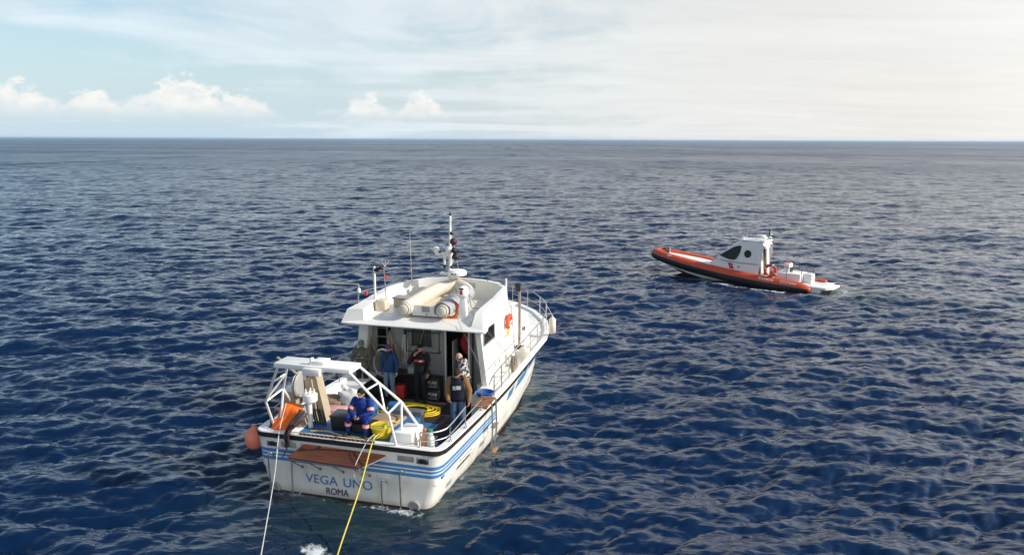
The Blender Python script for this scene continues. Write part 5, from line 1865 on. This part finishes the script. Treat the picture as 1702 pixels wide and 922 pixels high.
# 2 - blue jacket, purple hat, jeans
NB = cloth('blue_jacket', (0.018, 0.055, 0.15))
P2 = pose(face=(-0.15, 1, -0.12), lel=(-0.28, 0.03, 1.15), lwr=(-0.33, 0.14, 0.93), lha=(-0.34, 0.18, 0.86), rel=(0.25, -0.04, 1.13))
r2, hd, rt, fc, up, HM = make_person('person', 'person in blue jacket, pale jeans and purple knitted hat, arms at sides', (-1.10, 4.70, ZD), R(180 - 4), P2,
                                     dict(top=NB, arm=NB, legs=JEANL, shoes=SHOE, skin=SK2), bulk=0.018, scale=0.96)
cap_on(r2, hd, HM, up, 'hat', cloth('knit_purple', (0.13, 0.035, 0.19)), r=(0.096, 0.115, 0.12), cut=0.0)
m = MB(); m.tube([(math.cos(a) * 0.075, 0.015 + math.sin(a) * 0.085, 1.49 + 0.012 * math.sin(3 * a)) for a in [k * math.pi / 8 for k in range(16)]], 0.036, 8, closed=True)
m.tube(curve_pts([(0.02, 0.10, 1.48), (0.03, 0.165, 1.38), (0.01, 0.17, 1.25)], 4), [0.035] * 9, 8)
m.build('scarf', cloth('scarf_dark', (0.03, 0.035, 0.04)), r2)

# 3 - black jacket with a red chest stripe, right hand raised to the face
BJ = cloth('black_jacket', (0.011, 0.011, 0.013), 0.7)
P3 = pose(face=(0, 1, 0.05), rel=(0.30, 0.08, 1.22), rwr=(0.11, 0.20, 1.45), rha=(0.05, 0.17, 1.54), rpalm=(-0.6, -0.6, 0.2), lel=(-0.28, 0.02, 1.15), lwr=(-0.30, 0.16, 0.95), lha=(-0.30, 0.20, 0.88))
r3, hd, rt, fc, up, HM = make_person('person', 'person in black jacket with red chest stripe raising a hand to the face', (-0.08, 4.62, ZD), R(180), P3,
                                     dict(top=BJ, arm=BJ, legs=cloth('trouser_navy', (0.012, 0.014, 0.022)), shoes=SHOE, skin=SK3), bulk=0.028, scale=1.02)
cap_on(r3, hd, HM, up, 'hair', cloth('hair_black', (0.012, 0.010, 0.009)), r=(0.086, 0.106, 0.112), cut=0.25, lift=0.028)
m = MB()
sec = []
for k in range(9):
    a = R(90 - 48 + 96 * k / 8)
    sec.append([Vector((0.222 * math.cos(a), 0.166 * math.sin(a), z)) for z in (1.255, 1.325)])
m.loft(sec)
rs_ = m.build('chest_stripe', mat('stripe_red', (0.62, 0.03, 0.03), 0.6), r3, solid=0.006)
m = MB()
sec = []
for k in range(4):
    a = R(96 + 24 * k / 3)
    sec.append([Vector((0.226 * math.cos(a), 0.170 * math.sin(a), z)) for z in (1.272, 1.31)])
m.loft(sec)
m.build('chest_print', mat('print_white', (0.7, 0.7, 0.7), 0.6), rs_, solid=0.004)
m = MB(); m.box((0.055, 0.135, 1.605), (0.10, 0.06, 0.06), bev=0.01); m.tube([(0.055, 0.16, 1.605), (0.055, 0.20, 1.605)], 0.024, 10)
m.build('camera', M_BLACK, r3)

# 4 - bald, black and white patterned fleece, seen in profile by the door
P4 = pose(pelvis=(0, -0.02, 0.93), chest=(0, 0.04, 1.27), neck=(0, 0.09, 1.43), head=(0, 0.15, 1.54), face=(0, 1, -0.22), rsh=(0.19, 0.04, 1.37), lsh=(-0.19, 0.04, 1.37),
          rel=(0.25, 0.03, 1.10), lel=(-0.25, 0.05, 1.10), rwr=(0.20, 0.22, 0.98), lwr=(-0.20, 0.24, 0.98), rha=(0.16, 0.30, 0.97), lha=(-0.16, 0.31, 0.97))
CF = camo('patterned_fleece')
r4, hd, rt, fc, up, HM = make_person('person', 'bald person in black and white patterned fleece standing side-on by the doorway', (1.32, 4.45, ZD), R(100), P4,
                                     dict(top=CF, arm=CF, legs=cloth('trouser_dark', (0.02, 0.02, 0.024)), shoes=SHOE, skin=SK2), bulk=0.035)
m = MB(); m.tube([(math.cos(a) * 0.088, 0.085 + math.sin(a) * 0.088, 1.43) for a in [k * math.pi / 8 for k in range(16)]], 0.03, 8, closed=True)
m.build('collar', CF, r4)

# 5 - navy gilet with white back print over tan sleeves, jeans, at the starboard gate
VE = cloth('gilet_navy', (0.010, 0.013, 0.026), 0.75)
P5 = pose(face=(0.25, 1, -0.45), head=(0.0, 0.06, 1.585), rel=(0.26, 0.0, 1.14), lel=(-0.29, -0.02, 1.14), lwr=(-0.30, 0.08, 0.90), lha=(-0.30, 0.11, 0.82), rwr=(0.22, 0.16, 0.96), rha=(0.18, 0.22, 0.92))
r5, hd, rt, fc, up, HM = make_person('person', 'person in navy gilet with white print, tan sleeves and jeans by the starboard gate', (1.72, 2.72, ZD), R(180 + 8), P5,
                                     dict(top=VE, arm=cloth('sleeve_tan', (0.22, 0.125, 0.05)), legs=JEAN, shoes=SHOE, skin=SK3), bulk=0.035, scale=1.03)
cap_on(r5, hd, HM, up, 'hair', cloth('hair_brown', (0.030, 0.016, 0.010)), r=(0.090, 0.110, 0.116), cut=0.1, lift=0.026)
e = MB(); ellipsoid(e, hd + fc * 0.045 - up * 0.075, 0.062, 0.060, 0.045, HM)
e.build('beard', cloth('beard_brown', (0.07, 0.025, 0.015)), r5)
wp = mat('print_white', (0.7, 0.7, 0.7), 0.6)
for (x0, z0, w_, h_) in ((0.06, 1.265, 0.07, 0.075), (-0.05, 1.30, 0.12, 0.022), (-0.055, 1.265, 0.12, 0.022), (-0.05, 1.23, 0.11, 0.018), (0.055, 1.215, 0.09, 0.016)):
    m = MB()
    yy = 0.150 * math.sqrt(max(0.05, 1 - (x0 / 0.235) ** 2)) + 0.022
    m.box((x0, yy, z0), (w_, 0.006, h_), rz=math.atan2(-x0, 0.3))
    m.build('chest_print', wp, r5)

# 6 - seated, royal blue coverall with pale orange reflective bands, black hat with yellow band
BC = cloth('coverall_blue', (0.014, 0.038, 0.23), 0.85)
P6 = dict(standing=False, pelvis=(0, 0, 0.36), chest=(0, 0.05, 0.72), neck=(0, 0.08, 0.89), head=(0, 0.12, 1.02), face=(0, 1, -0.10),
          rsh=(0.20, 0.05, 0.83), lsh=(-0.20, 0.05, 0.83), rel=(0.28, 0.18, 0.58), lel=(-0.28, 0.18, 0.58), rwr=(0.07, 0.36, 0.52), lwr=(-0.07, 0.36, 0.52), rha=(0.0, 0.43, 0.475), lha=(-0.01, 0.43, 0.465),
          rpalm=(-1, 0.3, 0), lpalm=(1, 0.3, 0), rhip=(0.11, 0.03, 0.36), lhip=(-0.11, 0.03, 0.36), rkn=(0.25, 0.35, 0.47), lkn=(-0.22, 0.36, 0.47),
          ran=(0.27, 0.34, 0.10), lan=(-0.22, 0.36, 0.10), rto=(0.31, 0.49, 0.042), lto=(-0.23, 0.51, 0.042))
r6, hd, rt, fc, up, HM = make_person('person', 'person in royal blue coverall seated at the stern with hands clasped', (0.04, 0.70, 1.472), R(180), P6,
                                     dict(top=BC, arm=BC, legs=BC, shoes=SHOE, skin=SK1), bulk=0.024, scale=0.96)
BH = cloth('knit_black', (0.010, 0.010, 0.010))
cap_on(r6, hd, HM, up, 'hat', BH, r=(0.096, 0.115, 0.128), cut=0.0, lift=0.03)
m = MB()
m.box(tuple(hd + fc * 0.117 + up * 0.058), (0.085, 0.012, 0.030), rx=R(-12), bev=0.004)
m.build('hat_badge', mat('badge_yellow', (0.75, 0.68, 0.05), 0.5), r6)
RB = mat('reflective_orange', (0.88, 0.36, 0.27), 0.5, var=0.06)
ring_band(r6, Vector((0.28, 0.18, 0.58)).lerp(Vector((0.20, 0.05, 0.83)), 0.3), Vector((0.20, 0.05, 0.83)), 0.088, 0.036, 'reflective_band', RB)
ring_band(r6, Vector((-0.28, 0.18, 0.58)).lerp(Vector((-0.20, 0.05, 0.83)), 0.3), Vector((-0.20, 0.05, 0.83)), 0.088, 0.036, 'reflective_band', RB)
ring_band(r6, (0.262, 0.345, 0.30), (0.27, 0.34, 0.1), 0.084, 0.036, 'reflective_band', RB)
ring_band(r6, (-0.22, 0.36, 0.30), (-0.22, 0.36, 0.1), 0.084, 0.036, 'reflective_band', RB)


# ------------------------------------------------------------------ the coast guard patrol boat
pb = GF.place(empty('patrol_boat'), (0, 0, -0.13))
tag(pb, 'orange and black rigid inflatable patrol boat with white cabin, lettered GUARDIA COSTIERA', 'boat')
M_TUBE = mat('tube_orange', (0.58, 0.075, 0.022), 0.5, var=0.10, vscale=2.5, bump=0.04, bscale=20, dirt=0.2, dirt_col=(0.2, 0.05, 0.02))
M_TUBEB = mat('tube_black', (0.010, 0.010, 0.012), 0.5, var=0.3)
M_PW = mat('patrol_white', (0.78, 0.78, 0.77), 0.3, var=0.03, vscale=2, dirt=0.1)
TC = [(0.0, 1.10, 0.28, 0.05), (0.12, 1.11, 0.29, 0.18), (0.5, 1.12, 0.30, 0.32), (1.2, 1.12, 0.33, 0.37), (2.5, 1.12, 0.39, 0.38), (4.5, 1.11, 0.53, 0.38), (6.2, 1.07, 0.70, 0.375), (7.7, 0.98, 0.88, 0.37),
      (8.9, 0.80, 1.05, 0.355), (9.75, 0.54, 1.17, 0.34), (10.25, 0.27, 1.23, 0.335), (10.40, 0.0, 1.25, 0.335)]


def tube_pts(sub=4):
    half = curve_pts([(-x, y, z) for (y, x, z, r) in TC], sub)
    rr_ = []
    for i in range(len(half)):
        t = i / sub
        k = min(int(t), len(TC) - 2)
        rr_.append(TC[k][3] + (TC[k + 1][3] - TC[k][3]) * (t - k))
    return half, rr_


hp, hr = tube_pts()
full = hp + [Vector((-p.x, p.y, p.z)) for p in reversed(hp[:-1])]
fr_ = hr + list(reversed(hr[:-1]))


def tube_arc(pts, rads, a0, a1, n, off=0.0):
    """strip of the collar between two angles (0 = outboard, 90 = up)"""
    secs = []
    L_ = len(pts)
    for i, p in enumerate(pts):
        t = (pts[min(L_ - 1, i + 1)] - pts[max(0, i - 1)])
        out = Vector((t.y, -t.x, 0))
        # outboard is away from the centreline, forward at the bow
        ref = Vector((p.x, 0.0, 0)) if abs(p.x) > 0.3 else Vector((p.x, 0.6, 0))
        if out.dot(ref) < 0:
            out = -out
        out.normalize()
        up_ = Vector((0, 0, 1))
        secs.append([p + (out * math.cos(R(a0 + (a1 - a0) * k / n)) + up_ * math.sin(R(a0 + (a1 - a0) * k / n))) * (rads[i] + off) for k in range(n + 1)])
    return secs


m = MB()
m.loft(tube_arc(full, fr_, -60, 300, 24))
col_ = m.build('collar', M_TUBE, pb, smooth=50)
m = MB()
m.loft(tube_arc(full[4:-4], fr_[4:-4], -58, 14, 6, 0.012))  # real black band, its upper edge raised to imitate the tube's shaded side
m.build('rubbing_band', M_TUBEB, col_, smooth=50, solid=0.01)
m = MB()
m.loft(tube_arc(full[4:-4], fr_[4:-4], -92, -60, 4, 0.010))
m.build('lower_band', mat('tube_dark_red', (0.16, 0.018, 0.014), 0.5, var=0.1), col_, smooth=50, solid=0.008)
# rigid hull below the collar: V bottom, white topside strip, dark antifouling
HS = []
for (y, x, z, r) in TC[1:]:
    zk = -0.45 + 1.40 * max(0.0, (y - 5.4) / 4.9) ** 2.2
    zc = max(-0.05 + 0.9 * max(0.0, (y - 4.6) / 5.7) ** 1.7, zk)
    xc = max(x - 0.16, 0.0)
    HS.append((y, xc, z - r * 0.72, zc, zk))
m = MB()
for sg in (1, -1):
    m.loft([[Vector((sg * (xc + 0.02), y, zt)), Vector((sg * xc * 0.93, y - 0.05, zc + 0.02))] for (y, xc, zt, zc, zk) in HS])
m.build('hull', M_PW, pb, smooth=40)
m = MB()
for sg in (1, -1):
    m.loft([[Vector((sg * xc * 0.93, y - 0.05, zc + 0.02)), Vector((sg * xc * 0.5, y - 0.1, (zc + zk) / 2)), Vector((0, y - 0.12, zk))] for (y, xc, zt, zc, zk) in HS])
m.build('keel', M_BOOT, pb, smooth=40)
# deck
m = MB()
dk = [(y, max(0.02, x - 0.12), z + 0.06) for (y, x, z, r) in TC[1:]]
m.loft([[Vector((-x, y, z + (0.0 if y < 6 else 0.0))), Vector((0, y, z + 0.03)), Vector((x, y, z))] for (y, x, z) in dk])
m.build('deck', M_PW, pb, smooth=40)
m = MB()
m.loft([[Vector((-0.55, 6.2, 0.98)), Vector((0.55, 6.2, 0.98))], [Vector((-0.50, 7.4, 1.14)), Vector((0.50, 7.4, 1.14))], [Vector((-0.34, 8.7, 1.28)), Vector((0.34, 8.7, 1.28))], [Vector((-0.18, 9.5, 1.36)), Vector((0.18, 9.5, 1.36))]])
m.build('foredeck_panel', M_PW, pb, solid=0.05)
m = MB()
m.box((0, 9.65, 1.46), (0.5, 0.05, 0.34), bev=0.01)
m.build('bow_board', M_TUBEB, pb)
m = MB(); m.tube([(0.16, 9.55, 1.32), (0.16, 9.55, 1.70)], 0.022, 7)
m.build('bow_post', M_PW, pb)
m = MB(); m.box((0.0, 9.85, 1.60), (0.30, 0.22, 0.10), bev=0.03)
m.build('bow_roller', M_TUBEB, pb)

# cabin --------------------------------------------------------------------------
cb = empty('cabin', parent=pb)
prof_ = [(3.22, 0.60), (3.05, 1.9), (2.98, 2.52), (3.10, 2.72), (3.6, 2.78), (4.3, 2.72), (4.75, 2.56), (5.25, 2.14), (5.8, 1.68), (6.25, 1.22), (6.45, 0.86)]


def cab_w(z, y):
    return 0.80 - 0.16 * max(0.0, (z - 1.5) / 1.3) - 0.12 * max(0.0, (y - 5.0) / 1.4)


m = MB()
ins = []
for sg in (-1, 1):
    ins.append([Vector((sg * cab_w(z, y), y, z)) for (y, z) in prof_])
top_ = [q[2:] for q in ins]
up_in = lambda p: Vector((p.x * 0.75, p.y + (0.05 if p.y > 4.6 else 0.0), p.z + (0.05 if p.z > 2.4 else 0.0)))
m.loft([top_[0], [up_in(p) for p in top_[0]], [up_in(p) for p in top_[1]], top_[1]])
# flat sides
for sg, pts in ((-1, ins[0]), (1, ins[1])):
    base = [Vector((sg * 0.80, y, 0.60)) for y in (3.22, 6.45)]
    m.add([tuple(p) for p in pts] + [tuple(base[0]), tuple(base[1])], [tuple(range(len(pts))) + (len(pts) + 1, len(pts))])
m.build('shell', M_PW, cb, smooth=30)
m = MB()
m.box((0, 3.75, 2.80), (1.30, 1.55, 0.07), bev=0.03)
m.build('roof', M_PW, cb, smooth=40)


def cside(y, z, off=0.008):
    return Vector((-(cab_w(z, y) + off), y, z))


for sg in (-1, 1):
    fl = lambda P: Vector((P.x * -sg * -1 if sg < 0 else -P.x, P.y, P.z))
    wpts = [(5.72, 1.72), (5.25, 2.05), (4.85, 2.32), (4.50, 2.46), (4.36, 2.42), (4.42, 2.0), (4.60, 1.62), (4.75, 1.52), (5.1, 1.54), (5.5, 1.64)]
    m = MB()
    o = [cside(y, z) for y, z in wpts]
    o = [Vector((p.x * (1 if sg < 0 else -1), p.y, p.z)) for p in o]
    m.prism(o, (0.02 * (1 if sg < 0 else -1), 0, 0))
    m.build('side_window', M_GLASS, cb, smooth=0)
    m = MB()
    o = [cside(3.93 + 0.215 * math.cos(a), 1.98 + 0.24 * math.sin(a)) for a in [k * math.pi / 10 for k in range(20)]]
    o = [Vector((p.x * (1 if sg < 0 else -1), p.y, p.z)) for p in o]
    m.prism(o, (0.02 * (1 if sg < 0 else -1), 0, 0))
    m.build('porthole', M_GLASS, cb, smooth=0)
    m = MB()
    o = [cside(y, z, 0.004) for y, z in ((6.1, 1.47), (5.4, 1.40), (4.5, 1.36), (3.25, 1.36), (3.25, 1.385), (4.5, 1.385), (5.4, 1.425), (6.1, 1.50))]
    o = [Vector((p.x * (1 if sg < 0 else -1), p.y, p.z)) for p in o]
    m.prism(o, (0.012 * (1 if sg < 0 else -1), 0, 0))
    m.build('side_groove', M_BLACK, cb, smooth=0)
    m = MB()
    o = [cside(y, z, 0.006) for y, z in ((5.12, 1.30), (4.86, 1.30), (4.72, 0.95), (4.98, 0.95))]
    o = [Vector((p.x * (1 if sg < 0 else -1), p.y, p.z)) for p in o]
    m.prism(o, (0.01 * (1 if sg < 0 else -1), 0, 0))
    em = m.build('service_stripe', mat('stripe_crimson', (0.50, 0.02, 0.06), 0.5), cb, smooth=0)
    m = MB()
    o = [cside(4.92 + 0.06 * math.cos(a), 1.125 + 0.06 * math.sin(a), 0.018) for a in [k * math.pi / 6 for k in range(12)]]
    o = [Vector((p.x * (1 if sg < 0 else -1), p.y, p.z)) for p in o]
    m.prism(o, (0.01 * (1 if sg < 0 else -1), 0, 0))
    m.build('emblem', mat('emblem_pink', (0.60, 0.22, 0.24), 0.5), em, smooth=0)
    m = MB()
    o = [cside(4.42 + 0.05 * math.cos(a), 1.10 + 0.05 * math.sin(a), 0.006) for a in [k * math.pi / 5 for k in range(10)]]
    o = [Vector((p.x * (1 if sg < 0 else -1), p.y, p.z)) for p in o]
    m.prism(o, (0.01 * (1 if sg < 0 else -1), 0, 0))
    m.build('vent_cap', M_BLACK, cb, smooth=0)
m = MB()
wsy = lambda z: 4.75 + (2.56 - z) / (2.56 - 1.68) * 1.05
m.loft([[Vector((x, wsy(z) + 0.03, z + 0.02)) for x in (-0.46, 0.0, 0.46)] for z in (2.46, 1.80)])
m.build('windscreen', M_GLASS, cb, solid=0.01)
# aft bulkhead with open door
m = MB()
m.box((-0.46, 3.16, 1.60), (0.30, 0.06, 1.9), rx=R(-4)); m.box((0.46, 3.16, 1.60), (0.30, 0.06, 1.9), rx=R(-4)); m.box((0, 3.05, 2.45), (0.7, 0.06, 0.2))
m.build('aft_bulkhead', M_PW, cb, smooth=30)
m = MB(); m.box((-0.48, 3.115, 1.85), (0.13, 0.02, 0.50), rx=R(-4))
m.build('aft_window', M_GREY, cb)
m = MB(); m.box((0.0, 3.35, 1.55), (0.66, 0.04, 1.8))
m.build('doorway', M_DARK, cb)
m = MB(); m.box((0.28, 3.14, 1.50), (0.26, 0.03, 1.6), rx=R(-4))
m.build('door', M_BEIGE, cb)
m = MB(); m.box((-0.20, 3.02, 0.85), (0.10, 0.10, 0.16), bev=0.02)
m.build('fire_extinguisher', M_RED, cb)
# roof gear
ra = empty('radar_arch', parent=pb)
pipe('arch', curve_pts([(-0.55, 3.1, 2.75), (-0.50, 3.05, 2.98), (0.50, 3.05, 2.98), (0.55, 3.1, 2.75)], 4), 0.035, M_PW, ra)
m = MB(); m.lathe([(0, 0), (0.27, 0.0), (0.30, 0.05), (0.26, 0.14), (0, 0.16)], (-0.02, 3.42, 2.99), 'Z', 20)
m.build('radar_dome', M_PW, ra)
pipe('light_mast', [(0, 3.0, 2.95), (0, 2.98, 3.42)], 0.03, M_TUBEB, ra)
m = MB(); m.lathe([(0, 0), (0.05, 0.0), (0.05, 0.09), (0, 0.1)], (0, 2.98, 3.40), 'Z', 10)
m.build('blue_light', M_BLACK, ra)
m = MB(); m.box((0.1, 2.92, 3.22), (0.14, 0.1, 0.1), bev=0.02)
m.build('lamp', M_PW, ra)
m = MB(); m.box((0.15, 2.78, 2.72), (0.10, 0.10, 0.10), bev=0.02)
m.build('red_lamp', M_RED, ra)
m = MB(); m.box((-0.12, 4.55, 2.82), (0.14, 0.18, 0.16), bev=0.03)
m.build('siren', M_PW, pb)
m = MB(); m.lathe([(0, 0), (0.08, 0.0), (0.09, 0.12), (0.0, 0.15)], (0.2, 4.55, 2.74), 'Z', 12)
m.build('searchlight', M_PW, pb)
m = MB(); m.box((0.05, 4.50, 2.80), (0.10, 0.10, 0.12), bev=0.02)
m.build('horn', M_BLACK, pb)
for (x, y) in ((-0.3, 4.25), (-0.1, 3.7), (0.35, 3.1)):
    m = MB(); m.tube([(x, y, 2.80), (x - 0.03, y - 0.12, 3.75)], [0.012, 0.005], 5)
    m.build('whip_aerial', M_PW, pb)
# after deck
m = MB(); m.box((0, 1.55, 0.78), (1.25, 1.5, 0.46), bev=0.05)
m.build('engine_box', M_PW, pb, smooth=40)
st_ = empty('helm_seat', parent=pb)
m = MB(); m.box((0.0, 1.75, 1.22), (0.62, 0.36, 0.62), bev=0.08)
m.build('seat_back', M_PW, st_, smooth=40)
m = MB(); m.box((0.0, 1.55, 1.15), (0.44, 0.05, 0.26), bev=0.02)
m.build('seat_panel', M_TUBEB, st_)
m = MB(); m.box((0.0, 1.75, 1.545), (0.34, 0.30, 0.05), bev=0.02)
m.build('seat_pad', M_TUBE, st_)
m = MB(); m.box((0.15, 0.55, 0.74), (0.6, 0.5, 0.55), bev=0.08)
m.build('transom_locker', M_PW, pb, smooth=40)
m = MB(); m.box((0.0, 0.58, 0.82), (0.10, 0.10, 0.34), bev=0.02)
m.build('towing_post', M_TUBEB, pb)
m = MB()
m.prism([(-1.0, -0.75, 0.34), (-1.08, 0.9, 0.36), (1.08, 0.9, 0.36), (1.0, -0.75, 0.34), (0.6, -1.05, 0.34), (-0.6, -1.05, 0.34)], (0, 0, 0.13))
m.box((0, 0.2, 0.15), (2.0, 1.3, 0.4))
m.build('stern_platform', M_PW, pb, smooth=30, bevel=0.02)
m = MB(); m.box((-0.35, -0.92, 0.33), (0.60, 0.22, 0.10), bev=0.03)
m.build('platform_pad', M_TUBEB, pb)
m = MB(); m.box((0.75, -0.85, 0.44), (0.30, 0.30, 0.10), bev=0.03)
m.build('platform_pad', M_TUBEB, pb)
m = MB(); m.box((0.95, 0.05, 0.55), (0.34, 0.5, 0.12), bev=0.05)
m.build('stern_cover', M_TUBE, pb)
rl = empty('deck_rail', parent=pb)
for sg in (-1, 1):
    pts_ = [(sg * 1.02, 2.75, 0.80), (sg * 1.02, 2.72, 1.40), (sg * 1.02, 2.6, 1.46), (sg * 1.02, 0.75, 1.38), (sg * 1.02, 0.62, 1.30), (sg * 1.02, 0.60, 0.62)]
    pipe('rail', curve_pts(pts_, 3), 0.017, M_BLACK, rl, 6)
    for y in (2.1, 1.45):
        pipe('post', [(sg * 1.02, y, 0.75), (sg * 1.02, y, 1.42)], 0.014, M_BLACK, rl, 6)
cb.scale = (1, 1, 0.94)
cb.location = (0, 0, 0.05)
for o_ in list(pb.children):
    if o_.name.split('.')[0] in ('radar_arch', 'siren', 'searchlight', 'horn') or (o_.name.startswith('whip_aerial')):
        o_.location.z -= 0.115
# lettering on the collar, port side: aligned with the tube
def tube_text(body, y, size, sx, ang=38, spacing=1.0, xs=1.0):
    k = min(range(len(hp)), key=lambda i: abs(hp[i].y - y))
    t = (hp[k - 1] - hp[k + 1]).normalized()          # towards the stern = reading direction on the port side
    out = Vector((t.y, -t.x, 0))
    if out.x > 0:
        out = -out
    out.normalize()
    nrm = (out * math.cos(R(ang)) + Vector((0, 0, 1)) * math.sin(R(ang))).normalized()
    up_ = nrm.cross(t).normalized()
    pos = hp[k] + nrm * (hr[k] + 0.006)
    M4 = Matrix((t, up_, nrm)).transposed().to_4x4()
    M4.translation = pos
    return text_mesh('collar_lettering', body, size, mat('lettering_white', (0.8, 0.8, 0.78), 0.5), col_, M4, 0.012, spacing, xs=xs)


tube_text('GUARDIA', 2.45, 0.205, 1, 42)
tube_text('COSTIERA', 1.20, 0.205, 1, 42)
tube_text('CP', 9.0, 0.22, 1, 50)
# orange lifebuoy hung on the rail
m = MB()
RC = Vector((-1.09, 2.36, 1.13))
m.tube([RC + Vector((0.0, 0.31 * math.cos(a), 0.31 * math.sin(a))) for a in [k * math.pi / 14 for k in range(28)]], 0.085, 10, closed=True)
lbuoy = m.build('lifebuoy', mat('buoy_red', (0.62, 0.06, 0.03), 0.55, var=0.1))
GF.place(lbuoy, (0, 0, -0.13))
tag(lbuoy, 'red ring lifebuoy hung on the rail behind the patrol boat cabin', 'lifebuoy')
for a in (0.4, 1.97, 3.54, 5.11):
    m = MB()
    m.tube([RC + Vector((0, 0.31 * math.cos(a + d_), 0.31 * math.sin(a + d_))) for d_ in (-0.12, 0, 0.12)], 0.089, 10)
    m.build('reflective_tape', M_PW, lbuoy)
